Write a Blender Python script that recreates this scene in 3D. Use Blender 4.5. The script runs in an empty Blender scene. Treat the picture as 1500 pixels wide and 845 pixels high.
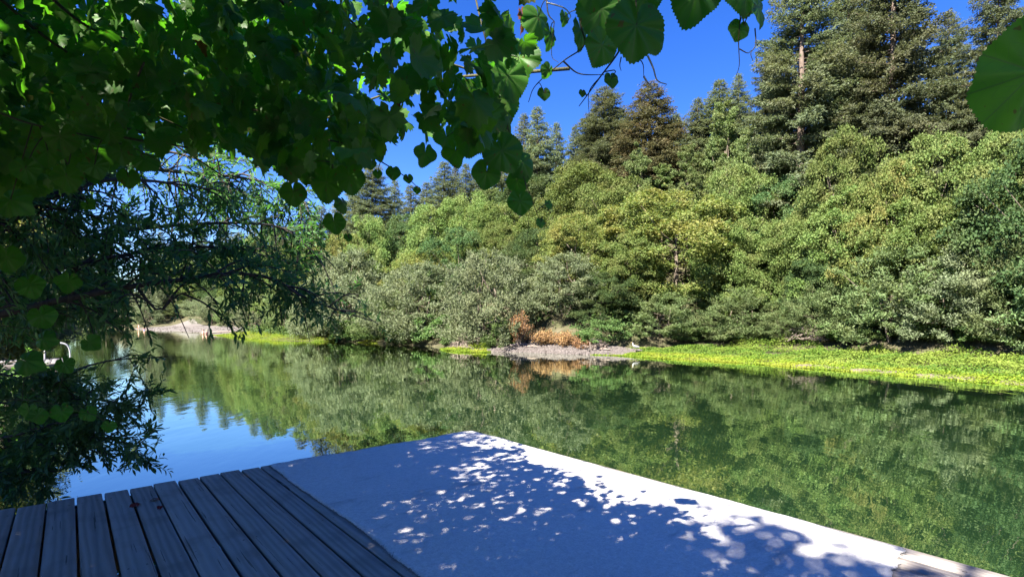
import bpy, bmesh, math, random
import numpy as np
from mathutils import Vector, Matrix, Quaternion

random.seed(7)
scene = bpy.context.scene
COL = scene.collection
F, CX, HY, CAMZ = 760.0, 750.0, 470.0, 2.2      # focal length / centre / horizon in photo pixels, eye height over the water
U = np.array([-0.65, 0.76, 0.0]); U /= np.linalg.norm(U)      # along the river, away from the camera
N = np.array([U[1], -U[0], 0.0])                                # across the river, towards the far bank
ANG = math.atan2(N[1], N[0])
DECK = 0.70

# ------------------------------------------------------------------ helpers
def nrm(v):
    v = np.asarray(v, float)
    return v / (np.linalg.norm(v, axis=-1, keepdims=True) + 1e-9)

def tn(t, n, z=0.0):
    p = U * t + N * n
    return np.array([p[0], p[1], z])

def to_tn(x, y):
    return x * U[0] + y * U[1], x * N[0] + y * N[1]

def at(px, py, D):
    return np.array([(px - CX) / F * D, D, CAMZ - (py - HY) / F * D])

def sstep(x):
    x = np.clip(x, 0, 1)
    return x * x * (3 - 2 * x)

class Geo:
    """collects triangles and quads with uv, then links them as one mesh object"""
    def __init__(self):
        self.V = []; self.Q = []; self.T = []; self.UQ = []; self.UT = []; self.n = 0
    def add(self, V, Q=None, T=None, uv=None):
        V = np.asarray(V, float).reshape(-1, 3)
        if uv is None:
            uv = np.zeros((len(V), 2))
        if Q is not None and len(Q):
            Q = np.asarray(Q, int); self.Q.append(Q + self.n); self.UQ.append(uv[Q])
        if T is not None and len(T):
            T = np.asarray(T, int); self.T.append(T + self.n); self.UT.append(uv[T])
        self.V.append(V); self.n += len(V)
        return self
    def mesh(self, name, mat, smooth=False):
        V = np.concatenate(self.V) if self.V else np.zeros((0, 3))
        Q = np.concatenate(self.Q) if self.Q else np.zeros((0, 4), int)
        T = np.concatenate(self.T) if self.T else np.zeros((0, 3), int)
        UQ = np.concatenate(self.UQ) if self.UQ else np.zeros((0, 4, 2))
        UT = np.concatenate(self.UT) if self.UT else np.zeros((0, 3, 2))
        me = bpy.data.meshes.new(name)
        me.vertices.add(len(V)); me.vertices.foreach_set('co', V.ravel().astype(np.float32))
        nl = Q.size + T.size
        me.loops.add(nl)
        me.loops.foreach_set('vertex_index', np.concatenate([Q.ravel(), T.ravel()]).astype(np.int32))
        tot = np.concatenate([np.full(len(Q), 4), np.full(len(T), 3)]).astype(np.int32)
        st = np.concatenate([[0], np.cumsum(tot)[:-1]]).astype(np.int32) if len(tot) else tot
        me.polygons.add(len(tot))
        me.polygons.foreach_set('loop_start', st)
        me.polygons.foreach_set('loop_total', tot)
        uvl = me.uv_layers.new(name='UVMap')
        uvl.data.foreach_set('uv', np.concatenate([UQ.ravel(), UT.ravel()]).astype(np.float32))
        if smooth:
            me.polygons.foreach_set('use_smooth', np.ones(len(tot), bool))
        me.update(calc_edges=True)
        me.materials.append(mat)
        return me
    def obj(self, name, mat, parent=None, smooth=False):
        o = bpy.data.objects.new(name, self.mesh(name, mat, smooth))
        COL.objects.link(o)
        if parent is not None:
            o.parent = parent
        return o

def tag(o, label=None, cat=None, group=None, kind=None):
    if label: o['label'] = label
    if cat: o['category'] = cat
    if group: o['group'] = group
    if kind: o['kind'] = kind
    return o

def empty(name, loc=(0, 0, 0), rz=0.0):
    o = bpy.data.objects.new(name, None)
    o.empty_display_size = 0.2
    COL.objects.link(o); o.location = [float(c) for c in loc]; o.rotation_euler = (0, 0, rz)
    return o

def tube(geo, pts, rad, ns=6, cap=True):
    pts = np.asarray(pts, float); k = len(pts)
    rad = np.broadcast_to(np.asarray(rad, float), (k,))
    tang = nrm(np.gradient(pts, axis=0))
    ref = np.array([0.0, 0.0, 1.0]) if abs(tang[0][2]) < 0.9 else np.array([1.0, 0, 0])
    V = []
    a = np.linspace(0, 2 * math.pi, ns, endpoint=False)
    for i in range(k):
        x = np.cross(ref, tang[i]); x = x / (np.linalg.norm(x) + 1e-9)
        y = np.cross(tang[i], x)
        V.append(pts[i] + rad[i] * (np.cos(a)[:, None] * x + np.sin(a)[:, None] * y))
        ref = y if abs(np.dot(y, tang[min(i + 1, k - 1)])) < 0.9 else x
        ref = np.cross(tang[i], x) * 0 + np.cross(tang[i], x) if False else ref
    V = np.concatenate(V)
    Q = []
    for i in range(k - 1):
        for j in range(ns):
            j2 = (j + 1) % ns
            Q.append((i * ns + j, i * ns + j2, (i + 1) * ns + j2, (i + 1) * ns + j))
    T = []
    if cap:
        V = np.vstack([V, pts[0], pts[-1]])
        c0, c1 = k * ns, k * ns + 1
        for j in range(ns):
            j2 = (j + 1) % ns
            T.append((c0, j2, j)); T.append((c1, (k - 1) * ns + j, (k - 1) * ns + j2))
    uv = np.zeros((len(V), 2))
    uv[:k * ns, 1] = np.repeat(np.arange(k), ns)
    geo.add(V, Q, T, uv)

def spline(pts, m):
    """Catmull-Rom through pts, m samples in all"""
    P = np.asarray(pts, float)
    P = np.vstack([2 * P[0] - P[1], P, 2 * P[-1] - P[-2]])
    out = []
    k = len(P) - 3
    for s in np.linspace(0, k - 1e-6, m):
        i = int(s); f = s - i
        a, b, c, d = P[i], P[i + 1], P[i + 2], P[i + 3]
        out.append(0.5 * ((2 * b) + (-a + c) * f + (2 * a - 5 * b + 4 * c - d) * f * f + (-a + 3 * b - 3 * c + d) * f ** 3))
    return np.array(out)

def scatter(geo, tmpl, P, Y, Z, S):
    """copies of a leaf template: Y towards its tip, Z its normal, S its size"""
    TV, TQ, TT, TU = tmpl
    P = np.asarray(P, float); n = len(P)
    if n == 0: return
    Y = nrm(Y); X = nrm(np.cross(Y, Z)); Z = np.cross(X, Y)
    S = np.broadcast_to(np.asarray(S, float), (n,))
    V = (P[:, None, :] + S[:, None, None] * (TV[None, :, 0:1] * X[:, None, :] + TV[None, :, 1:2] * Y[:, None, :] + TV[None, :, 2:3] * Z[:, None, :])).reshape(-1, 3)
    k = len(TV); off = (np.arange(n) * k)[:, None, None]
    Q = (np.asarray(TQ, int)[None] + off).reshape(-1, 4) if len(TQ) else None
    T = (np.asarray(TT, int)[None] + off).reshape(-1, 3) if len(TT) else None
    geo.add(V, Q, T, np.tile(TU, (n, 1)))

def diamond(w=0.33, fold=0.06):
    V = np.array([(0, 0, 0), (w, .45, fold), (0, 1, -.05), (-w, .45, fold)], float)
    return V, np.array([(0, 1, 2, 3)]), [], V[:, :2].copy()

def lance(w=0.11):
    V = np.array([(0, 0, 0), (w, .35, .05), (w * .8, .68, .03), (0, 1, -.08), (-w * .8, .68, .03), (-w, .35, .05), (0, .5, 0)], float)
    return V, np.array([(0, 1, 2, 6), (6, 2, 3, 4), (0, 6, 4, 5)]), [], V[:, :2].copy()

def grape(seed, lobed=0.0, fold=0.15, droop=0.3, teeth=24, rings=3):
    """heart-shaped toothed vine leaf; the leaf stalk joins at the origin, the tip is at +y"""
    r = random.Random(seed)
    half = teeth * 2
    th = np.linspace(-math.pi, math.pi, 2 * half + 1)[:-1] + math.pi / (2 * half)
    a = np.abs(th)
    base = np.interp(a, np.radians([0, 12, 35, 60, 85, 110, 135, 155, 170, 180]), [.655, .635, .60, .58, .57, .565, .54, .50, .40, .16])
    base = base * (1 + lobed * (0.14 * np.cos(a * 4.3)))
    base = base * (1 + 0.03 * np.sin(2 * th + r.uniform(0, 6)) + 0.025 * np.sin(5 * th + r.uniform(0, 6)))
    tooth = np.where(np.arange(len(th)) % 2 == 0, 1 + .7 / teeth, 1 - .55 / teeth)
    V = [(0, 0, 0)]; k = len(th)
    p1, p2 = r.uniform(0, 6), r.uniform(0, 6)
    for i in range(1, rings + 1):
        f = i / rings
        rr = base * f * (tooth if i == rings else 1)
        x = np.sin(th) * rr; y = np.cos(th) * rr
        z = fold * np.abs(x) - droop * (x * x + y * y) * np.where(y > 0, 1.1, .7) + 0.022 * f * np.sin(5 * th + p1) + 0.02 * f * np.sin(9 * th + p2)
        V += list(zip(x, y, z))
    V = np.array(V)
    Q, T = [], []
    for j in range(k):
        j2 = (j + 1) % k
        if j2 == 0: continue                       # the sinus stays open
        T.append((0, 1 + j2, 1 + j))
        for i in range(rings - 1):
            Q.append((1 + i * k + j, 1 + i * k + j2, 1 + (i + 1) * k + j2, 1 + (i + 1) * k + j))
    return V, np.array(Q), np.array(T), V[:, :2].copy()

# ------------------------------------------------------------------ materials
class NT:
    def __init__(self, name):
        self.m = bpy.data.materials.new(name); self.m.use_nodes = True
        self.t = self.m.node_tree; self.t.nodes.clear()
        self.out = self.t.nodes.new('ShaderNodeOutputMaterial')
    def n(self, typ, ins=None, **kw):
        nd = self.t.nodes.new('ShaderNode' + typ)
        for k, v in kw.items(): setattr(nd, k, v)
        for k, v in (ins or {}).items(): self.set(nd, k, v)
        return nd
    def set(self, nd, k, v):
        s = nd.inputs[k]
        if isinstance(v, bpy.types.NodeSocket): self.t.links.new(v, s)
        elif isinstance(v, bpy.types.Node): self.t.links.new(v.outputs[0], s)
        else: s.default_value = v
    def math(self, op, a, b=0.0, c=None):
        nd = self.n('Math', operation=op); self.set(nd, 0, a); self.set(nd, 1, b)
        if c is not None: self.set(nd, 2, c)
        return nd.outputs[0]
    def ramp(self, fac, stops, interp='LINEAR'):
        nd = self.n('ValToRGB'); self.set(nd, 'Fac', fac)
        cr = nd.color_ramp; cr.interpolation = interp
        while len(cr.elements) > 1: cr.elements.remove(cr.elements[-1])
        cr.elements[0].position = stops[0][0]; cr.elements[0].color = (*stops[0][1], 1)
        for p, c in stops[1:]:
            e = cr.elements.new(p); e.color = (*c, 1)
        return nd.outputs['Color']
    def mix(self, fac, a, b, mode='MIX'):
        nd = self.n('Mix', data_type='RGBA', blend_type=mode, clamp_factor=True)
        self.set(nd, 0, fac); self.set(nd, 6, a); self.set(nd, 7, b)
        return nd.outputs[2]
    def done(self, sh):
        self.t.links.new(sh.outputs[0], self.out.inputs['Surface']); return self.m

def even(cols):
    k = len(cols)
    return [(i / max(1, k - 1), c) for i, c in enumerate(cols)]

def leaf_mat(name, cols, trans=0.38, tint=(1.25, 1.25, .75), rough=.7, spec=.08, objvar=.24, patch=None, patch_scale=.6):
    m = NT(name)
    g = m.n('NewGeometry')
    c = m.ramp(g.outputs['Random Per Island'], even(cols))
    if patch:
        tc = m.n('TexCoord')
        nz = m.n('TexNoise', {'Vector': tc.outputs['Object'], 'Scale': patch_scale, 'Detail': 2.0})
        c = m.mix(m.math('SMOOTH_MIN', m.math('MULTIPLY', m.math('MAXIMUM', m.math('SUBTRACT', nz.outputs['Fac'], .48), 0.0), 6.0), 1.0, .1), c, (*patch, 1))
    oi = m.n('ObjectInfo')
    hs = m.n('HueSaturation', {'Hue': m.math('MULTIPLY_ADD', oi.outputs['Random'], .03, .485),
                               'Saturation': 1.0,
                               'Value': m.math('MULTIPLY_ADD', oi.outputs['Random'], objvar * 2, 1 - objvar), 'Color': c})
    b = m.n('BsdfPrincipled', {'Base Color': hs, 'Roughness': rough, 'Specular IOR Level': spec})
    t = m.n('BsdfTranslucent', {'Color': m.mix(1.0, hs.outputs[0], (*tint, 1), 'MULTIPLY')})
    s = m.n('MixShader', {0: trans}); m.t.links.new(b.outputs[0], s.inputs[1]); m.t.links.new(t.outputs[0], s.inputs[2])
    return m.done(s)

def bark_mat(name, a, b, scale=6.0, rough=.9):
    m = NT(name)
    tc = m.n('TexCoord')
    mp = m.n('Mapping', {'Vector': tc.outputs['Object'], 'Scale': (scale, scale, scale * .25)})
    nz = m.n('TexNoise', {'Vector': mp, 'Scale': 2.0, 'Detail': 6.0, 'Roughness': .7})
    c = m.ramp(nz.outputs['Fac'], [(.3, a), (.7, b)])
    bp = m.n('Bump', {'Strength': .6, 'Distance': .02, 'Height': nz.outputs['Fac']})
    return m.done(m.n('BsdfPrincipled', {'Base Color': c, 'Roughness': rough, 'Normal': bp, 'Specular IOR Level': .15}))

def plain_mat(name, col, rough=.6, spec=.3, metal=0.0):
    m = NT(name)
    nz = m.n('TexNoise', {'Scale': 9.0, 'Detail': 4.0})
    c = m.mix(nz.outputs['Fac'], (*[x * .8 for x in col], 1), (*[min(1, x * 1.15) for x in col], 1))
    return m.done(m.n('BsdfPrincipled', {'Base Color': c, 'Roughness': rough, 'Specular IOR Level': spec, 'Metallic': metal}))

def vine_leaf_mat(name, cols, trans=.5, back=(.07, .16, .04)):
    m = NT(name)
    g = m.n('NewGeometry')
    c = m.ramp(g.outputs['Random Per Island'], even(cols))
    uv = m.n('UVMap')
    sx = m.n('SeparateXYZ', {0: uv.outputs[0]})
    x = m.math('ABSOLUTE', sx.outputs[0]); y = sx.outputs[1]
    vein = None
    for deg, wd in ((0, .011), (36, .009), (78, .008), (122, .007)):
        a = math.radians(deg)
        d = m.math('ABSOLUTE', m.math('SUBTRACT', m.math('MULTIPLY', x, math.cos(a)), m.math('MULTIPLY', y, math.sin(a))))
        al = m.math('ADD', m.math('MULTIPLY', x, math.sin(a)), m.math('MULTIPLY', y, math.cos(a)))
        k = m.math('MULTIPLY', m.math('LESS_THAN', d, wd), m.math('GREATER_THAN', al, 0.0))
        vein = k if vein is None else m.math('MAXIMUM', vein, k)
        # side veins leave the main one slantwise
        q = m.math('FRACT', m.math('MULTIPLY', m.math('SUBTRACT', al, m.math('MULTIPLY', d, .9)), 7.0))
        k2 = m.math('MULTIPLY', m.math('LESS_THAN', q, .055), m.math('MULTIPLY', m.math('LESS_THAN', d, .12), m.math('GREATER_THAN', al, 0.05)))
        vein = m.math('MAXIMUM', vein, m.math('MULTIPLY', k2, .55))
    tc = m.n('TexCoord')
    nz = m.n('TexNoise', {'Vector': tc.outputs['Object'], 'Scale': 28.0, 'Detail': 4.0})
    c = m.mix(m.math('MULTIPLY', nz.outputs['Fac'], .5), c, (.035, .09, .02, 1))
    spot = m.math('MULTIPLY', m.math('GREATER_THAN', m.n('TexNoise', {'Vector': tc.outputs['Object'], 'Scale': 46.0, 'Detail': 2.0}).outputs['Fac'], .69), .8)
    c = m.mix(spot, c, (.10, .055, .02, 1))
    front = m.mix(m.math('MULTIPLY', vein, .55), c, (.16, .24, .07, 1))
    backc = m.mix(m.math('MULTIPLY', vein, .5), m.mix(.55, c, (*back, 1)), (.17, .24, .10, 1))
    col = m.mix(g.outputs['Backfacing'], front, backc)
    bp = m.n('Bump', {'Strength': .35, 'Distance': .002, 'Height': m.math('SUBTRACT', nz.outputs['Fac'], vein)})
    b = m.n('BsdfPrincipled', {'Base Color': col, 'Roughness': .42, 'Specular IOR Level': .22, 'Normal': bp})
    tcol = m.mix(m.math('MULTIPLY', vein, .45), m.mix(1.0, c, (1.5, 2.2, .5, 1), 'MULTIPLY'), (.03, .07, .01, 1))
    t = m.n('BsdfTranslucent', {'Color': tcol})
    s = m.n('MixShader', {0: trans}); m.t.links.new(b.outputs[0], s.inputs[1]); m.t.links.new(t.outputs[0], s.inputs[2])
    return m.done(s)

M = {}
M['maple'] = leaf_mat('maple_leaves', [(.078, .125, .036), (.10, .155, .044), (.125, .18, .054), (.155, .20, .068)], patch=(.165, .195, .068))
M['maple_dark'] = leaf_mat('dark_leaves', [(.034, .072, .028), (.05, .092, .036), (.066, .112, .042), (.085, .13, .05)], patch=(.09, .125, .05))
M['gold'] = leaf_mat('yellowing_leaves', [(.10, .15, .042), (.13, .178, .05), (.16, .195, .058), (.19, .205, .07)], patch=(.20, .20, .065))
M['willow'] = leaf_mat('willow_leaves', [(.11, .145, .072), (.13, .165, .085), (.155, .188, .105), (.185, .21, .135)], trans=.32, tint=(1.1, 1.15, .8), patch=(.17, .195, .105))
M['willow_green'] = leaf_mat('green_willow_leaves', [(.085, .135, .052), (.105, .158, .06), (.128, .178, .074), (.15, .19, .09)], trans=.34, patch=(.145, .182, .08))
M['poplar'] = leaf_mat('poplar_leaves', [(.08, .13, .045), (.105, .155, .055), (.13, .175, .07), (.16, .195, .09)], patch=(.15, .18, .075))
M['redwood'] = leaf_mat('redwood_needles', [(.075, .10, .055), (.095, .122, .066), (.115, .142, .08), (.14, .16, .10)], trans=.36, tint=(1.2, 1.2, .8), patch=(.12, .13, .075), patch_scale=.35)
M['redwood_brown'] = leaf_mat('browning_needles', [(.092, .105, .05), (.112, .125, .06), (.132, .14, .07), (.15, .152, .085)], trans=.3, tint=(1.1, 1.0, .8), patch=(.15, .135, .07))
M['shrub'] = leaf_mat('shrub_leaves', [(.06, .11, .036), (.08, .135, .043), (.10, .155, .053), (.125, .17, .062)])
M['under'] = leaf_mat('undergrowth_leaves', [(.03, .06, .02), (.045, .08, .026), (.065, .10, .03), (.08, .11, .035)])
M['dead'] = leaf_mat('dead_leaves', [(.17, .095, .045), (.24, .14, .06), (.30, .19, .075), (.20, .14, .09), (.33, .22, .08)], trans=.2, tint=(1.2, 1.0, .8))
M['mat'] = leaf_mat('bright_ground_cover', [(.085, .16, .016), (.115, .19, .02), (.15, .215, .024), (.19, .235, .028)], trans=.3, patch=(.20, .235, .03), patch_scale=.5)
M['mat_green'] = leaf_mat('green_ground_cover', [(.05, .11, .018), (.07, .14, .022), (.10, .17, .026), (.13, .19, .03)], trans=.3, patch=(.16, .22, .04), patch_scale=.5)
M['bay'] = leaf_mat('overhanging_tree_leaves', [(.025, .06, .02), (.035, .08, .024), (.05, .10, .03)], trans=.4, tint=(1.3, 1.7, .6), spec=.4, objvar=.05)
M['near_willow'] = leaf_mat('near_willow_leaves', [(.05, .11, .038), (.07, .14, .048), (.09, .165, .058), (.115, .185, .07)], trans=.45, tint=(1.4, 1.8, .6), spec=.25, rough=.45, objvar=.05)
M['vine'] = vine_leaf_mat('grape_leaves', [(.038, .12, .016), (.05, .15, .018), (.07, .18, .022), (.095, .20, .026), (.046, .135, .018)])
M['vine_yellow'] = vine_leaf_mat('yellow_grape_leaves', [(.13, .14, .015), (.17, .15, .02)])
M['vine_backlit'] = vine_leaf_mat('backlit_grape_leaf', [(.10, .22, .018), (.11, .23, .02)], trans=.62)  # backlit brightness put into the leaf colour and translucency
M['vine_dry'] = leaf_mat('dry_vine_leaf', [(.16, .05, .025), (.20, .07, .03)], trans=.3)
M['fallen'] = leaf_mat('fallen_red_leaf', [(.14, .03, .02), (.18, .05, .03)], trans=.1)
M['stem'] = bark_mat('vine_stem', (.05, .055, .025), (.10, .09, .05), 40)
M['dry_stem'] = plain_mat('dry_tendril', (.55, .52, .42), .8)
M['bark'] = bark_mat('grey_bark', (.07, .055, .042), (.17, .14, .11))
M['redbark'] = bark_mat('redwood_bark', (.075, .055, .045), (.18, .14, .115))
M['darkbark'] = bark_mat('dark_bark', (.03, .027, .024), (.085, .075, .065), 14)
M['twig'] = bark_mat('dry_twigs', (.14, .11, .09), (.27, .22, .19), 10)

# ------------------------------------------------------------------ terrain
TS = np.array([-90, 2, 8, 12.5, 18, 21, 24, 27, 29.7, 33, 36, 47, 55, 59, 61, 75, 89, 106, 145, 180, 205, 240, 700])
SS = np.array([25, 24.9, 26.1, 27, 26.6, 26.7, 25.2, 24.4, 22.2, 22.6, 24, 23.3, 22.8, 18.5, 17.3, 17.5, 18.3, 18.6, 13.5, 13, 6, -7, -60])
TNn = np.array([-90, 6, 8, 11, 20, 40, 100, 200, 240, 700])
NN = np.array([-4.2, -4.2, -1.6, -.7, -1.2, -2.2, -4, -8, -8.5, -62])
def S(t): return np.interp(t, TS, SS)
def Nb(t): return np.interp(t, TNn, NN)
_w = ([-90, 2, 20, 23, 28, 29.7, 33, 36, 55, 58, 90, 100, 150, 180, 700], [6, 6, 5, 1.6, 1.4, 2.6, 2, 1, 1, 4, 7, 14, 14, 6, 6])
_h = ([-90, 2, 20, 23, 28, 29.7, 33, 36, 55, 58, 90, 100, 150, 180, 700], [.38, .38, .36, .5, .55, .25, .35, .4, .4, .3, .4, 1.0, 1.0, .6, .6])
_k = ([-90, 30, 60, 110, 200, 700], [.5, .5, .42, .36, .3, .25])
def terrain(t, n):
    t = np.asarray(t, float); n = np.asarray(n, float)
    d = n - S(t); w = np.interp(t, *_w); hs = np.interp(t, *_h); k = np.interp(t, *_k)
    e = np.maximum(0, d - w)
    zf = np.where(d < 0, np.maximum(-1.2, d * .3), hs * np.power(np.clip(d / w, 0, 1), .8) + k * np.minimum(e, 60) + .1 * np.maximum(0, e - 60))
    zf = zf + np.where(e > 0, np.minimum(e * .1, .5) * (np.sin(t * .31 + n * .2) + np.sin(n * .43 - t * .17)), 0)
    g = Nb(t) - n
    zn = np.where(g < 0, np.maximum(-1.2, g * .5), .8 * sstep(g / 1.6) + .13 * np.minimum(np.maximum(0, g - 1.6), 80))
    return np.maximum(zf, zn)

def sheet(name, tv, nv, mat, dz=0.0, smooth=True):
    tt, nn = np.meshgrid(tv, nv, indexing='ij')
    z = terrain(tt, nn) + dz
    V = tt[..., None] * U + nn[..., None] * N; V[..., 2] = z
    a, b = tt.shape
    i = np.arange(a * b).reshape(a, b)
    Q = np.stack([i[:-1, :-1], i[:-1, 1:], i[1:, 1:], i[1:, :-1]], -1).reshape(-1, 4)[:, ::-1]
    g = Geo(); g.add(V.reshape(-1, 3), Q)
    return g.obj(name, mat, smooth=smooth)

def ground_mat():
    m = NT('forest_floor')
    tc = m.n('TexCoord')
    nz = m.n('TexNoise', {'Vector': tc.outputs['Object'], 'Scale': 1.4, 'Detail': 8.0})
    n2 = m.n('TexNoise', {'Vector': tc.outputs['Object'], 'Scale': 14.0, 'Detail': 6.0})
    c = m.ramp(nz.outputs['Fac'], [(.3, (.035, .04, .018)), (.55, (.075, .062, .04)), (.75, (.12, .10, .07))])
    c = m.mix(m.math('MULTIPLY', n2.outputs['Fac'], .6), c, (.05, .06, .025, 1))
    bp = m.n('Bump', {'Strength': .8, 'Distance': .06, 'Height': n2.outputs['Fac']})
    return m.done(m.n('BsdfPrincipled', {'Base Color': c, 'Roughness': .95, 'Normal': bp, 'Specular IOR Level': .1}))

def gravel_mat(name, a, b, sc=18.0):
    m = NT(name)
    tc = m.n('TexCoord')
    vo = m.n('TexVoronoi', {'Vector': tc.outputs['Object'], 'Scale': sc})
    nz = m.n('TexNoise', {'Vector': tc.outputs['Object'], 'Scale': 1.2, 'Detail': 6.0})
    c = m.mix(nz.outputs['Fac'], (*a, 1), (*b, 1))
    gi = m.n('NewGeometry'); bw = m.n('RGBToBW', {0: vo.outputs['Color']})
    c = m.mix(m.math('MULTIPLY', bw, .6), c, (*[x * .45 for x in a], 1))
    c = m.mix(m.math('MULTIPLY', gi.outputs['Random Per Island'], .55), c, (*[x * .5 for x in a], 1))
    bp = m.n('Bump', {'Strength': .6, 'Distance': .05, 'Height': vo.outputs['Distance']})
    return m.done(m.n('BsdfPrincipled', {'Base Color': c, 'Roughness': .9, 'Normal': bp, 'Specular IOR Level': .2}))

def water_mat():
    m = NT('river_water')
    tc = m.n('TexCoord')
    mp = m.n('Mapping', {'Vector': tc.outputs['Object'], 'Rotation': (0, 0, -ANG), 'Scale': (1.0, .45, 1)})
    n1 = m.n('TexNoise', {'Vector': mp, 'Scale': 1.1, 'Detail': 3.0, 'Roughness': .5, 'Distortion': .4})
    n2 = m.n('TexNoise', {'Vector': mp, 'Scale': 5.5, 'Detail': 2.0, 'Roughness': .5})
    n3 = m.n('TexNoise', {'Vector': tc.outputs['Object'], 'Scale': .05, 'Detail': 2.0})
    breeze = m.math('MULTIPLY_ADD', m.math('MAXIMUM', m.math('SUBTRACT', n3.outputs['Fac'], .42), 0.0), 3.0, .35)
    h = m.math('MULTIPLY', m.math('ADD', n1.outputs['Fac'], m.math('MULTIPLY', n2.outputs['Fac'], .22)), breeze)
    bp = m.n('Bump', {'Strength': 1.0, 'Distance': .012, 'Height': h})
    body = m.n('BsdfPrincipled', {'Base Color': (.009, .024, .010, 1), 'Roughness': .6, 'Specular IOR Level': 0.0})
    gl = m.n('BsdfGlossy', {'Color': (.9, .97, .9, 1), 'Roughness': .012, 'Normal': bp})
    fr = m.n('Fresnel', {'IOR': 1.75, 'Normal': bp})
    s = m.n('MixShader', {0: m.math('MINIMUM', m.math('MULTIPLY_ADD', fr.outputs[0], 1.08, .25), 1.0)})
    m.t.links.new(body.outputs[0], s.inputs[1]); m.t.links.new(gl.outputs[0], s.inputs[2])
    return m.done(s)

tv = np.concatenate([np.linspace(-600, -100, 8)[:-1], np.linspace(-100, -20, 30)[:-1], np.linspace(-20, 70, 190)[:-1], np.linspace(70, 220, 120)[:-1], np.linspace(220, 800, 20)])
nv = np.concatenate([np.linspace(-700, -60, 12)[:-1], np.linspace(-60, -8, 26)[:-1], np.linspace(-8, 3, 30)[:-1], np.linspace(3, 16, 12)[:-1], np.linspace(16, 38, 80)[:-1], np.linspace(38, 110, 40)[:-1], np.linspace(110, 800, 14)])
tag(sheet('terrain', tv, nv, ground_mat()), 'wooded hillside and river banks of brown forest soil', 'terrain', kind='structure')
g = Geo(); k = 900
ws = np.array([tn(-600, -80), tn(-600, 60), tn(420, 60), tn(420, -80)])
g.add(ws, [(0, 1, 2, 3)])
tag(g.obj('water', water_mat()), 'calm dark green river mirroring the wooded bank', 'river', kind='structure')

# gravel bar far upstream and the grey gravel edge under the dead shrubs
def strip(name, t0, t1, d0, d1, mat, nt_=60, nd=14, dz=.02, taper=6.0):
    tv = np.linspace(t0, t1, nt_)
    V = []
    for t in tv:
        f = min(1, (t - t0) / taper, (t1 - t) / taper); f = max(f, .02)
        for e in np.linspace(0, 1, nd):
            d = d0 + (d1 - d0) * e * f
            n = S(t) + d
            p = tn(t, n); p[2] = float(terrain(t, n)) + dz + .03 * math.sin(t * 5.1 + d * 3) * (e * (1 - e) * 4)
            V.append(p)
    i = np.arange(nt_ * nd).reshape(nt_, nd)
    Q = np.stack([i[:-1, :-1], i[1:, :-1], i[1:, 1:], i[:-1, 1:]], -1).reshape(-1, 4)[:, ::-1]
    g = Geo(); g.add(np.array(V), Q)
    return g.obj(name, mat, smooth=True)
tag(strip('beach', 92, 178, -.4, 13.5, gravel_mat('pale_gravel', (.145, .13, .12), (.19, .168, .156), 6.0), 80, 16, .02, 10), 'pale gravel bar on the far bank upstream', 'beach', kind='structure')
tag(strip('gravel_bank', 20.5, 34.0, -.3, 1.1, gravel_mat('grey_gravel', (.085, .07, .064), (.13, .11, .10), 14.0), 80, 12, .025, 2.0), 'grey gravel edge of the far bank below the dead shrubs', 'bank', kind='structure')
tag(strip('sand_edge', -2, 13, -.15, .9, gravel_mat('tan_sand', (.17, .14, .10), (.22, .19, .14), 20.0), 60, 6, .02, 3.0), 'narrow tan sand edge along the far waterline', 'bank', kind='structure')

# ------------------------------------------------------------------ ground cover on the far bank
rng = np.random.default_rng(11)
def cover(name, label, regions, mat, size, tall):
    g = Geo()
    for (t0, t1, d0, d1, cnt, hmax) in regions:
        t = rng.uniform(t0, t1, cnt); e = rng.uniform(0, 1, cnt)
        wgt = sstep(np.minimum(t - t0, t1 - t) / min(3.0, (t1 - t0) / 3))
        edge = .5 + .5 * np.sin(t * 1.7) * .3 + .2 * np.sin(t * .6)
        d = d0 + (d1 - d0) * e * (.25 + .75 * wgt) * (.75 + .25 * edge)
        n = S(t) + d
        patch = np.sin(t * 2.1 + n * 1.3) + np.sin(t * .9 - n * 2.7) + np.sin(t * 4.3 + n * 3.1) * .6
        hh = hmax * (.35 + .65 * np.clip(.5 + .3 * patch, 0, 1)) * (.25 + .75 * sstep((d - d0) / max(.6, (d1 - d0) * .4))) * (.3 + .7 * wgt)
        keep = rng.uniform(0, 1, cnt) < np.clip(.75 + .3 * patch, .25, 1)
        t, n, hh, d = t[keep], n[keep], hh[keep], d[keep]
        z = np.maximum(terrain(t, n), 0.012) + rng.uniform(0, 1, len(t)) ** .7 * hh
        P = t[:, None] * U + n[:, None] * N; P[:, 2] = z
        r = rng.normal(0, 1, (len(t), 3))
        Z = nrm(np.array([0, 0, 1.0]) * 1.1 + r * .5 - N * .25)
        Y = nrm(rng.normal(0, 1, (len(t), 3)) * np.array([1, 1, .5]) + np.array([0, 0, tall]))
        scatter(g, diamond(.36), P, Y, Z, size * rng.uniform(.6, 1.3, len(t)))
    return tag(g.obj(name, mat), label, 'ground cover', kind='stuff')
cover('ground_cover', 'bright yellow-green water plants floating along the far waterline',
      [(-12, 22.2, -.4, 2.6, 85000, .09), (28.6, 34.6, -1.2, 2.3, 16000, .42), (55.5, 92, -1.2, 5, 40000, .55), (47, 51, -.6, .8, 1500, .3)], M['mat'], .075, .15)
cover('ground_cover', 'taller leafy green plants on the far bank below the willows',
      [(-14, 13, 1.2, 7.0, 90000, .40), (12, 21.5, 1.6, 6.0, 22000, .38), (10, 17, 4.5, 7.5, 9000, .9)], M['mat_green'], .09, .35)

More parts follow.
